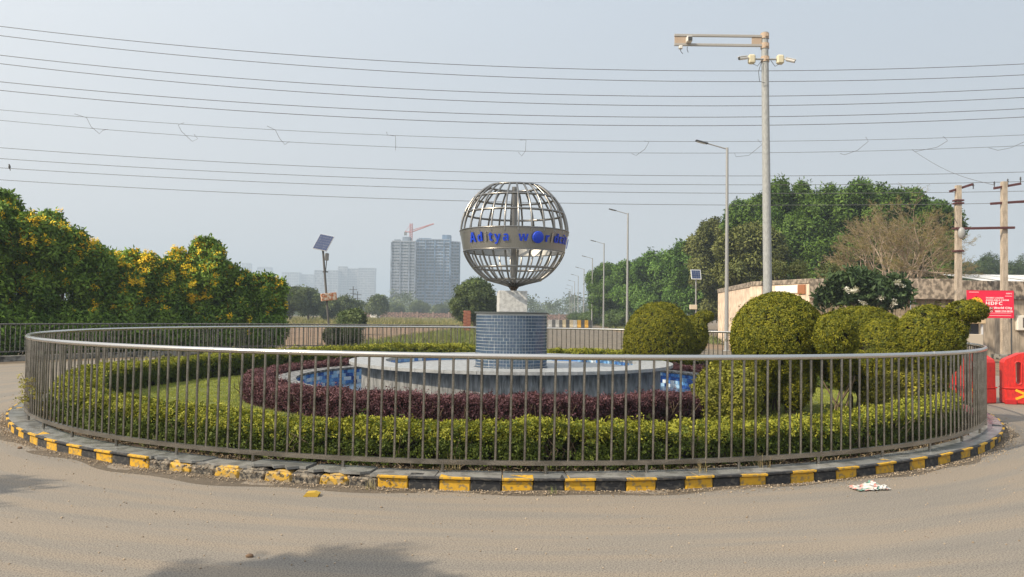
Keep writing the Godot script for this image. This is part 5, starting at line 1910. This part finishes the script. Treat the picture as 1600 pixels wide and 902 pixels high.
func power_poles() -> void:
	var conc := tmat(lin(0.66, 0.55, 0.43), T.fine, Vector3(1.5, 0.4, 1.5), 0.9, 0.0, T.faint, Vector3(0.8, 0.2, 0.8))
	var iron := tmat(lin(0.12, 0.035, 0.035), T.fine, Vector3(3, 3, 3), 0.7)
	var d := 33.0
	for k in 2:
		var x: float = [1497.5, 1569.0][k]
		var f := flat(x, d)
		var t := thing("power_pole", ["concrete power pole carrying a grey lamp head and the long steel bar", "concrete power pole behind the red signboard with two cross arms"][k], "power pole", f, 0, "pair of concrete power poles")
		var top := at(x, [290.0, 284.0][k], d) - f
		var g := G.new()
		var hh := top.y
		var poly := PackedVector2Array([Vector2(-0.125, -0.05), Vector2(0.125, -0.05), Vector2(0.10, hh), Vector2(-0.10, hh)])
		g.extrude(poly, -0.09, 0.09)
		var o := part("pole", g, conc, t)
		o.rotation.z = -atan2(top.x, top.y)
		# tilted top arm
		var a := at([1484.0, 1553.0][k], [299.5, 294.5][k], d) - f
		var b := at([1520.0, 1595.5][k], [288.0, 287.0][k], d) - f
		arm(g, t, a, b, iron)
		for q in ([[1521.0, 291.0]] if k == 0 else [[1554.0, 288.0], [1575.0, 284.0], [1595.0, 281.0]]):
			var ins := at(q[0], q[1], d) - f
			g = G.new()
			g.lathe([Vector2(0, -0.12), Vector2(0.02, -0.12), Vector2(0.02, 0), Vector2(0.045, 0.01), Vector2(0.02, 0.05), Vector2(0.04, 0.07), Vector2(0.0, 0.14)], 8)
			part("insulator", g, M.dark, t, ins)
		if k == 1:
			arm(g, t, at(1548, 318.5, d) - f, at(1606, 314.5, d) - f, iron)
		else:
			g = G.new()
			for yy in [313.5, 318.0, 357.0, 392.5]:
				var c := at(x, yy, d) - f
				g.bbox(c, Vector3(0.36, 0.07, 0.3), 0.01)
			part("clamp", g, iron, t)
			# the long bar to the second pole
			var l0 := at(1493, 358, d) - f + Vector3(0, 0, 0.16)
			var l1 := at(1582, 356.5, d) - f + Vector3(0, 0, 0.16)
			arm(g, t, l0, l1, iron)
			# old lamp head
			g = G.new()
			var h := at(1503, 364.5, d - 0.4) - f
			g.ellipsoid(h, Vector3(0.15, 0.25, 0.12), 8, 12)
			var hd := part("lamp_head", g, mat(lin(0.30, 0.30, 0.29), 0.5), t)
			g = G.new()
			g.tube([h + Vector3(-0.02, 0.1, 0), at(1499, 357, d) - f], 0.025, 6)
			part("lamp_bracket", g, M.dark, t)
			g = G.new()
			var wpts := []
			for i in 8:
				var s := i / 7.0
				wpts.append((at(1490, 320, d) - f).lerp(at(1494, 350, d) - f, s) + Vector3(-0.12 * sin(s * PI), 0, 0.1))
			g.tube(wpts, 0.012, 5)
			part("loose_cable", g, M.dark, t)
		g = G.new()
		g.bbox(Vector3(0, 0.1, 0), Vector3(0.75, 0.24, 0.7), 0.03)
		part("footing", g, M.concrete, t)

func arm(_g: G, t: Node, a: Vector3, b: Vector3, m: Material) -> void:
	var g := G.new()
	var d := (b - a)
	g.xf = Transform3D(Basis(Vector3(0, 0, 1), atan2(d.y, d.x)), (a + b) / 2)
	g.bbox(Vector3.ZERO, Vector3(d.length(), 0.10, 0.08), 0.008)
	part("cross_arm", g, m, t)

func text(parent: Node, s: String, size: float, p: Vector3, m: Material, width := 0.0, left := true) -> void:
	var f := SystemFont.new()
	f.font_names = PackedStringArray(["Droid Sans"])
	f.font_weight = 700
	var tm := TextMesh.new()
	tm.text = s
	tm.font = f
	tm.font_size = 48
	tm.pixel_size = size / 36.0
	tm.depth = 0.004
	tm.curve_step = 2.0
	tm.horizontal_alignment = HORIZONTAL_ALIGNMENT_LEFT if left else HORIZONTAL_ALIGNMENT_RIGHT
	tm.vertical_alignment = VERTICAL_ALIGNMENT_CENTER
	var o := MeshInstance3D.new()
	o.name = "lettering"
	o.mesh = tm
	o.material_override = m
	parent.add_child(o, true)
	o.position = p
	if width > 0:
		var w := tm.get_aabb().size.x
		if w > 0.001:
			o.scale.x = width / w

func hoarding() -> void:
	var d := 31.0
	var c := at(1547.5, 475.5, d)
	var t := thing("signboard", "bright red advertising signboard on two thin posts", "sign", Vector3(c.x, 0, c.z), -0.10)
	var w := 68.0 / F * d
	var h := 42.0 / F * d
	var red := mat(lin(0.72, 0.012, 0.055), 0.45)
	var white := mat(lin(0.85, 0.80, 0.80), 0.5)
	var g := G.new()
	g.bbox(Vector3(0, c.y, 0), Vector3(w, h, 0.04), 0.006)
	var b := part("board", g, red, t)
	g = G.new()
	for s in [-1.0, 1.0]:
		g.box(Vector3(s * (w / 2 + 0.008), c.y, 0), Vector3(0.016, h + 0.03, 0.05))
		g.box(Vector3(0, c.y + s * (h / 2 + 0.008), 0), Vector3(w, 0.016, 0.05))
	part("frame", g, mat(lin(0.68, 0.03, 0.07), 0.5), t)
	for s in [-0.36, 0.47]:
		g = G.new()
		g.tube([Vector3(s * w, 0, -0.05), Vector3(s * w, c.y + h * 0.4, -0.05)], 0.028, 8)
		part("post", g, M.dark, t)
	# sun-like half circle in yellow and orange
	g = G.new()
	g.xf = Transform3D(Basis(Vector3.RIGHT, PI / 2), Vector3(-w * 0.305, c.y + h * 0.02, 0.021))
	g.lathe([Vector2(0.25, 0.0), Vector2(0.25, 0.004), Vector2(0, 0.004)], 32)
	part("emblem", g, mat(lin(0.85, 0.50, 0.02), 0.5), b)
	g = G.new()
	for k in 4:
		var a: float = [0.35, 0.8, 1.25, 2.0][k]
		g.tube([Vector3(-w * 0.305 + cos(a) * 0.05, c.y + h * 0.02 + sin(a) * 0.05, 0.026), Vector3(-w * 0.305 + cos(a) * 0.245, c.y + h * 0.02 + sin(a) * 0.245, 0.026)], 0.010, 4)
	part("emblem_ray", g, mat(lin(0.75, 0.12, 0.02), 0.5), b)
	var x := -w / 2
	text(b, "HOME LOANS", 0.058, Vector3(x + w * 0.40, c.y + h * 0.235, 0.022), white, w * 0.38)
	text(b, "AVAILABLE FROM", 0.058, Vector3(x + w * 0.40, c.y + h * 0.150, 0.022), white, w * 0.50)
	text(b, "HDFC", 0.135, Vector3(x + w * 0.39, c.y + h * 0.030, 0.022), white, w * 0.36)
	text(b, "Aditya World City", 0.088, Vector3(x + w * 0.31, c.y - h * 0.135, 0.022), white, w * 0.66)
	text(b, "Call", 0.05, Vector3(x + w * 0.44, c.y - h * 0.26, 0.022), white, w * 0.1)
	text(b, "1800 210 0018", 0.078, Vector3(x + w * 0.59, c.y - h * 0.265, 0.022), white, w * 0.385)
	text(b, "HDFC", 0.05, Vector3(x + w * 0.84, c.y + h * 0.40, 0.022), white, w * 0.13)
	g = G.new()
	g.box(Vector3(x + w * 0.14, c.y + h * 0.445, 0.021), Vector3(w * 0.22, 0.014, 0.004))
	g.box(Vector3(x + w * 0.895, c.y + h * 0.305, 0.021), Vector3(w * 0.15, 0.014, 0.004))
	g.box(Vector3(x + w * 0.62, c.y - h * 0.33, 0.021), Vector3(w * 0.66, 0.008, 0.004))
	g.box(Vector3(x + w * 0.62, c.y - h * 0.42, 0.021), Vector3(w * 0.66, 0.012, 0.004))
	part("printed_line", g, white, b)
	# small roadside kiosk behind the topiary ball
	c = at(1513, 512, 29.5)
	t = thing("kiosk", "small kiosk with a beige fascia and dark hatch behind the topiary ball", "kiosk", Vector3(c.x, 0, c.z), -0.1)
	g = G.new()
	g.bbox(Vector3(0, 0.55, -0.4), Vector3(1.1, 1.1, 0.8), 0.02)
	part("counter", g, mat(lin(0.46, 0.40, 0.32), 0.7), t)
	g = G.new()
	g.bbox(Vector3(0, 1.30, -0.45), Vector3(0.9, 0.42, 0.6), 0.01)
	part("hatch", g, mat(lin(0.02, 0.02, 0.025), 0.4), t)
	g = G.new()
	g.bbox(Vector3(0, 1.66, -0.35), Vector3(1.2, 0.34, 0.9), 0.02)
	var fas := part("fascia", g, mat(lin(0.56, 0.42, 0.26), 0.6), t)
	g = G.new()
	for k in 3:
		var pts := []
		for i in 9:
			var a := -PI * 0.15 + i * PI * 1.3 / 8
			pts.append(Vector3(-0.2 + k * 0.2 + cos(a) * 0.085, 1.66 + sin(a) * 0.075 * (1 if k != 1 else -1), 0.107))
		g.tube(pts, 0.02, 5)
	part("painted_swirl", g, mat(lin(0.75, 0.25, 0.06), 0.6), fas)
	g = G.new()
	for sx in [-0.5, 0.5]:
		g.box(Vector3(sx, 1.3, -0.02), Vector3(0.06, 0.42, 0.06))
	part("frame_post", g, mat(lin(0.6, 0.6, 0.62), 0.5), t)

func barriers() -> void:
	var red := tmat(lin(0.72, 0.03, 0.022), T.faint, Vector3(2, 0.7, 2), 0.5, 0.0, T.faint, Vector3(6, 6, 6))
	var yel := mat(lin(0.92, 0.40, 0.015), 0.5)
	var t := thing("water_barrier", "red plastic water barrier cut by the right edge of the view", "barrier", Vector3.ZERO, 0, "red plastic water barriers beside the island")
	var W := 0.52
	# body: lower block, upper arched panel with two slots
	var g := G.new()
	g.bbox(Vector3(0, 0.155, 0), Vector3(W * 2, 0.31, 0.38), 0.03)
	part("lower_body", g, red, t)
	var c := CSGCombiner3D.new()
	c.name = "upper_body"
	t.add_child(c)
	var up := CSGPolygon3D.new()
	up.name = "arch"
	up.polygon = PackedVector2Array([Vector2(-W, 0.3), Vector2(W, 0.3), Vector2(W, 0.80), Vector2(W - 0.03, 0.86), Vector2(0.24, 0.985), Vector2(0.12, 1.0), Vector2(-0.12, 1.0), Vector2(-0.24, 0.985), Vector2(-W + 0.03, 0.86), Vector2(-W, 0.80)])
	up.depth = 0.28
	up.position = Vector3(0, 0, 0.14)
	c.add_child(up)
	for s in [-1.0, 1.0]:
		var cut := CSGPolygon3D.new()
		cut.name = "slot"
		cut.operation = CSGShape3D.OPERATION_SUBTRACTION
		var poly := PackedVector2Array()
		for i in 16:
			var a := TAU * i / 16
			poly.append(Vector2(s * 0.275 + cos(a) * 0.052, (0.77 if sin(a) > 0 else 0.44) + sin(a) * 0.052))
		cut.polygon = poly
		cut.depth = 0.6
		cut.position = Vector3(0, 0, 0.3)
		c.add_child(cut)
	c.material_override = red
	# rolled slot rims, ledge and feet
	for s in [-1.0, 1.0]:
		g = G.new()
		var pts := []
		for i in 20:
			var a := TAU * i / 20
			pts.append(Vector3(s * 0.275 + cos(a) * 0.058, (0.77 if sin(a) > 0 else 0.44) + sin(a) * 0.058, 0.14))
		g.tube(pts, 0.014, 6, true)
		part("slot_rim", g, red, t)
	g = G.new()
	g.bbox(Vector3(0, 0.312, 0), Vector3(W * 2 + 0.01, 0.03, 0.40), 0.012)
	part("ledge", g, red, t)
	g = G.new()
	for x in [-0.42, 0.0, 0.42]:
		g.bbox(Vector3(x, 0.05, 0.19), Vector3(0.2, 0.1, 0.06), 0.012)
	part("foot", g, mat(lin(0.42, 0.012, 0.012), 0.5), t)
	for s in [-1.0, 1.0]:
		g = G.new()
		for v in [-1.0, 1.0]:
			g.xf = Transform3D(Basis(Vector3(0, 0, 1), s * v * 0.42), Vector3(s * 0.24, 0.195 + v * 0.042, 0.193))
			g.bbox(Vector3.ZERO, Vector3(0.22, 0.045, 0.006), 0.001)
		part("chevron", g, yel, t)
	g = G.new()
	g.bbox(Vector3(0, 0.62, 0.142), Vector3(0.22, 0.2, 0.008), 0.002)
	part("label_plate", g, mat(lin(0.75, 0.62, 0.62), 0.5), t)
	t.position = flat(1569, 15.2) + Vector3(0.60, 0, -0.1)
	t.rotation.y = -0.28
	var p := flat(1560, 15.3) + Vector3(-0.36, 0, -0.46)
	var half := copy(t, "water_barrier", "red plastic water barrier half hidden behind the right end of the railing", "red plastic water barriers beside the island", p, -1.22)
	var plate := half.get_node("label_plate")
	half.remove_child(plate)
	plate.free()
	copy(t, "water_barrier", "red plastic water barrier seen only through the railing bars, behind the topiary", "red plastic water barriers beside the island", Vector3(10.0, 0, -19.0), -0.8)
	# concrete barriers across the road
	var cols := [lin(0.60, 0.33, 0.03), lin(0.05, 0.05, 0.05), lin(0.50, 0.42, 0.28), lin(0.09, 0.09, 0.09), lin(0.45, 0.44, 0.42)]
	var spec := [[868.0, [4, 3, 4, 3], "faded grey and black concrete road barrier next to the pedestal"], [890.0, [2, 1, 2, 4], "faded cream and black concrete road barrier, middle one"], [913.5, [0, 1, 0, 1], "bright yellow and black concrete road barrier, right one"]]
	for q in spec:
		var f := flat(q[0], 104.0)
		t = thing("concrete_barrier", q[2], "barrier", f, 0, "painted concrete barriers across the road")
		for k in 4:
			g = G.new()
			g.xf = Transform3D(Basis(Vector3.UP, PI / 2), Vector3(-0.72 + k * 0.48, 0, 0))
			g.extrude(PackedVector2Array([Vector2(-0.3, 0), Vector2(0.3, 0), Vector2(0.3, 0.12), Vector2(0.14, 0.4), Vector2(0.1, 1.02), Vector2(-0.1, 1.02), Vector2(-0.14, 0.4), Vector2(-0.3, 0.12)]), -0.239, 0.239)
			part("painted_section", g, tmat(cols[q[1][k]], T.blotch, Vector3(1, 1, 1), 0.8), t)

# ------------------------------------------------------------------ wires
func wires() -> void:
	# heights read at x = 0, 400, 800, 1200, 1600 of the picture; the lines hang between pylons out of view
	var rows := [
		[41.5, 80.5, 105.5, 110.5, 100.0, 0.017, "topmost overhead power cable"],
		[56.0, 96.0, 121.5, 127.5, 117.0, 0.017, "second overhead power cable from the top"],
		[86.5, 124.0, 146.5, 150.0, 138.0, 0.017, "third overhead power cable from the top"],
		[99.5, 138.5, 161.0, 164.5, 152.5, 0.017, "fourth overhead power cable from the top"],
		[128.0, 161.0, 180.5, 182.0, 170.0, 0.017, "fifth overhead power cable from the top"],
		[141.5, 174.0, 194.0, 195.5, 183.0, 0.017, "sixth overhead power cable from the top"],
		[172.0, 200.5, 218.5, 220.5, 211.0, 0.011, "upper of the two thin cables tied together with loops"],
		[188.0, 219.0, 236.5, 238.0, 228.0, 0.011, "lower of the two thin cables tied together with loops"],
		[231.0, 255.5, 271.5, 274.5, 269.0, 0.013, "fourth overhead power cable from the bottom"],
		[248.0, 270.5, 285.5, 288.5, 284.0, 0.013, "third overhead power cable from the bottom"],
		[262.5, 283.5, 298.5, 301.5, 299.0, 0.013, "second overhead power cable from the bottom"],
		[281.0, 302.5, 317.0, 319.5, 317.5, 0.013, "lowest overhead power cable"]]
	var m := mat(lin(0.10, 0.10, 0.105), 0.6)
	var d := 40.0
	for r in rows:
		# least squares parabola through the five readings
		var Y := []
		var X := []
		for k in 5:
			var p := at(k * 400, r[k], d)
			X.append(p.x)
			Y.append(p.y)
		var ab := parabola(X, Y)
		var pts := []
		for i in 61:
			var x := -62.0 + i * 2.0667
			pts.append(Vector3(x, ab[0] + ab[1] * x + ab[2] * x * x, 0))
		var g := G.new()
		g.tube(pts, r[5], 5)
		var t := thing("power_cable", r[6], "cable", Vector3(0, 0, -d))
		part("strand", g, m, t)
		if r[6].begins_with("upper of"):
			g = G.new()
			for q in [[[116, 178], [135, 184], [142, 198], [155, 209], [160, 204], [168, 202]], [[287, 192], [278, 195], [283, 205], [300, 221], [309, 217], [303, 210]], [[417, 197], [430, 203], [437, 217], [445, 226], [452, 221]], [[604, 206], [605, 211], [618, 213], [618, 235]], [[812, 219], [822, 219], [821, 236], [815, 244], [810, 238]], [[1007, 220], [1014, 222], [1008, 233], [994, 243], [987, 240]], [[1184, 218], [1191, 226], [1170, 243], [1150, 245], [1148, 240]], [[1353, 214], [1357, 221], [1340, 235], [1320, 242], [1313, 240]], [[1474, 213], [1481, 220], [1465, 230], [1430, 237], [1425, 234]], [[1600, 222], [1580, 231], [1560, 235], [1545, 231]]]:
				var w := []
				for e in q:
					w.append(at(e[0], e[1], d) + Vector3(0, 0, d))
				g.tube(w, 0.010, 4)
			part("tie_loops", g, m, t)
	# service wire down to the concrete pole
	var a := at(1428, 236, 40)
	var b := at(1553, 289, 33)
	var pts := []
	for i in 12:
		var s := i / 11.0
		pts.append(a.lerp(b, s) - Vector3(0, 0.25 * sin(s * PI), 0))
	var g := G.new()
	g.tube(pts, 0.009, 4)
	single("service_wire", g, m, "thin service wire slanting down to the second concrete power pole", "wire")
	# bird on a cable
	g = G.new()
	var bp := at(14.5, 261.0, 39.98)
	g.ellipsoid(Vector3.ZERO, Vector3(0.055, 0.10, 0.055), 8, 10)
	g.ellipsoid(Vector3(-0.02, 0.11, 0.0), Vector3(0.038, 0.038, 0.038), 6, 8)
	g.tube([Vector3(0.01, -0.06, 0), Vector3(0.05, -0.19, 0)], [0.03, 0.012], 5)
	g.tube([Vector3(-0.05, 0.11, 0), Vector3(-0.085, 0.105, 0)], [0.012, 0.003], 4)
	single("bird", g, mat(lin(0.07, 0.065, 0.06), 0.8), "small dark bird sitting on a cable at the far left", "bird", "", bp)

func parabola(X: Array, Y: Array) -> Array:
	var s := [0.0, 0.0, 0.0, 0.0, 0.0]
	var t := [0.0, 0.0, 0.0]
	for i in X.size():
		var p := 1.0
		for k in 5:
			s[k] += p
			if k < 3: t[k] += p * Y[i]
			p *= X[i]
	var A := Basis(Vector3(s[0], s[1], s[2]), Vector3(s[1], s[2], s[3]), Vector3(s[2], s[3], s[4]))
	var r := A.inverse() * Vector3(t[0], t[1], t[2])
	return [r.x, r.y, r.z]

# ------------------------------------------------------------------ small things
func pebble(sd: int) -> ArrayMesh:
	var f := FastNoiseLite.new()
	f.seed = sd
	f.frequency = 0.9
	var g := G.new()
	g.ellipsoid(Vector3.ZERO, Vector3(1, 0.7, 0.85), 4, 6, f, 0.5)
	return g.mesh()

func small_things() -> void:
	# drift of sand and grit against the kerb
	var g := G.new()
	var n := 260
	for k in n:
		var a := -1.7 + 3.4 * k / n
		var b := -1.7 + 3.4 * (k + 1) / n
		var pa := [0.09 + 0.06 * sin(a * 13) + 0.05 * sin(a * 37 + 1), 0.011 + 0.009 * sin(a * 29)]
		var pb := [0.09 + 0.06 * sin(b * 13) + 0.05 * sin(b * 37 + 1), 0.011 + 0.009 * sin(b * 29)]
		if a < -0.1 and a > -0.7:
			pa[0] += 0.12
			pb[0] += 0.12
		g.quad(rp(8.22 + maxf(pa[0], 0.03), a, 0.0065), rp(8.22 + maxf(pb[0], 0.03), b, 0.0065), rp(8.2, b, pb[1]), rp(8.2, a, pa[1]))
	struct("sand_drift", g, tmat(lin(0.36, 0.285, 0.205), T.grain, Vector3(2, 2, 2), 0.95, 3.0, T.fine, Vector3(5, 5, 5)))
	var xs := []
	var cs := []
	for i in 5200:
		var a := rng.randf_range(-1.5, 1.5)
		var r := 8.23 + absf(rng.randfn()) * 0.09
		if rng.randf() < 0.18: r = 8.27 + rng.randf() * 2.6
		var s := rng.randf_range(0.003, 0.009) * (1.6 if rng.randf() < 0.06 else 1.0)
		xs.append(Transform3D(rand_basis(s), rp(r, a, 0.008 + (0.012 if r < 8.36 else 0.0))))
		cs.append(mixc(Color(0.20, 0.15, 0.10), Color(0.45, 0.36, 0.26), rng.randf()))
	var pm := mat(Color.WHITE, 0.9)
	pm.vertex_color_use_as_albedo = true
	tag(scatter(numbered("gravel"), pebble(3), pm, xs, cs, self), "grit and small stones along the foot of the kerb", "gravel", "", "stuff")
	# rubble and mortar where the kerb is broken
	xs = []
	cs = []
	for i in 200:
		var a := rng.randf_range(-0.46, -0.12)
		xs.append(Transform3D(rand_basis(0.005 + 0.016 * pow(rng.randf(), 2.0)), rp(rng.randf_range(8.16, 8.28), a, rng.randf_range(0.008, 0.03) if rng.randf() < 0.4 else rng.randf_range(0.075, 0.095))))
		cs.append(mixc(Color(0.14, 0.11, 0.08), Color(0.34, 0.27, 0.2), rng.randf()))
	tag(scatter(numbered("rubble"), pebble(4), pm, xs, cs, self), "broken mortar and stone under the lifted paving slabs", "rubble", "", "stuff")
	# dead leaves and dry twigs on the soil behind the slab
	xs = []
	cs = []
	for i in 2600:
		var a := rng.randf_range(-1.6, 1.6)
		xs.append(Transform3D(rand_basis(rng.randf_range(0.02, 0.045)), rp(rng.randf_range(7.5, 7.92), a, 0.095)))
		cs.append(mixc(Color(0.09, 0.06, 0.035), Color(0.24, 0.18, 0.10), rng.randf()))
	tag(scatter(numbered("leaf_litter"), clump(95, 5, 1.0, 0.9, 0.4, 0.5, 0.3), pm, xs, cs, self), "dead leaves on the soil behind the paving", "leaf litter", "", "stuff")
	g = G.new()
	for i in 90:
		var a := rng.randf_range(-0.9, 0.9)
		var p := rp(rng.randf_range(7.6, 7.85), a, 0.1)
		var q := p + Vector3(rng.randfn() * 0.10, absf(rng.randfn()) * 0.06, rng.randfn() * 0.05)
		g.tube([p, p.lerp(q, 0.5) + Vector3(0, 0.01, 0), q], [0.004, 0.003, 0.002], 4)
	var tw := single("dry_twigs", g, tmat(lin(0.36, 0.28, 0.19), T.fine, Vector3(4, 4, 4), 0.9), "dry fallen twigs scattered under the railing", "twigs")
	tw.set_meta("kind", "stuff")
	# weeds
	var wm := grass_tuft(96, 22, 0.06, 0.16, 0.007)
	var spots := [[-0.145, 8.29, 0.8, "tuft of dry grass at the kerb where the broken part ends", 0.4], [0.055, 8.30, 0.6, "small green weed against a black kerb block right of the middle", 0.8], [-0.06, 7.9, 1.3, "straggly dry weed hanging over the bottom rail", 0.1], [0.33, 7.95, 1.3, "dry weed bent over the paving right of the middle", 0.1], [0.24, 8.02, 0.9, "dry weed beside a railing foot", 0.2]]
	for s in spots:
		var col := mixc(Color(0.36, 0.27, 0.13), Color(0.14, 0.19, 0.04), s[4])
		var m := mat(Color(col.r, col.g, col.b).linear_to_srgb(), 0.8)
		var o := single("weed", wm, m, s[3], "weed", "", rp(s[1], s[0], 0.01 if s[1] > 8.2 else 0.125))
		o.scale = Vector3.ONE * s[2]
	# broken yellow chip of kerb
	g = G.new()
	g.extrude(PackedVector2Array([Vector2(-0.065, 0), Vector2(0.06, 0), Vector2(0.07, 0.022), Vector2(0.03, 0.038), Vector2(-0.04, 0.033)]), -0.04, 0.045)
	single("stone", g, tmat(lin(0.62, 0.40, 0.05), T.fine, Vector3(5, 5, 5), 0.9), "yellow painted chip broken off the kerb, lying on the road", "stone", "", flat_px(487, 776))
	# brown stones
	for k in 2:
		g = G.new()
		var f := FastNoiseLite.new()
		f.seed = k
		f.frequency = 9.0
		g.ellipsoid(Vector3(0, 0.008, 0), Vector3(0.028, 0.016, 0.02), 6, 9, f, 0.5)
		single("stone", g, mat(lin(0.16, 0.10, 0.06), 0.9), ["small dark stone on the dust at the far left of the road", "tiny brown stone near the tree shadow"][k], "stone", "", flat_px([30.0, 389.0][k], [702.0, 872.0][k]))
	# crumpled printed plastic wrapper
	var t := thing("litter_wrapper", "crumpled white printed plastic wrapper lying by the kerb", "litter", flat_px(1357, 765), 0.2)
	var fn := FastNoiseLite.new()
	fn.frequency = 9.0
	fn.seed = 5
	var cols := [lin(0.55, 0.53, 0.50), lin(0.62, 0.27, 0.22), lin(0.16, 0.34, 0.27)]
	var gs := [G.new(), G.new(), G.new()]
	var N := 22
	var hp := func(i: int, j: int) -> Vector3:
		var x := (i / float(N) - 0.5) * 0.34
		var z := (j / float(N) - 0.5) * 0.20
		var e := 1.0 - maxf(absf(x) / 0.17, absf(z) / 0.1)
		return Vector3(x + fn.get_noise_2d(z * 3, 4) * 0.05, 0.012 + 0.055 * clampf(e * 1.6, 0, 1) * (0.6 + 0.4 * sin(x * 22)) + fn.get_noise_2d(x, z) * 0.022 * clampf(e * 3, 0.1, 1), z + fn.get_noise_2d(x * 3, 9) * 0.04)
	for i in N:
		for j in N:
			var v := fn.get_noise_2d(i * 0.011 + 3, j * 0.014)
			gs[1 if v > 0.22 else (2 if v < -0.24 else 0)].quad(hp.call(i, j + 1), hp.call(i + 1, j + 1), hp.call(i + 1, j), hp.call(i, j))
	for k in 3:
		part(["film", "red_print", "green_print"][k], gs[k], mat(cols[k], 0.35), t)

func flat_px(x: float, y: float) -> Vector3:
	var r := view * Vector3((x - 800) / F, (451 - y) / F, -1)
	var k := -EYE / r.y
	return Vector3(r.x * k, 0.006, r.z * k)
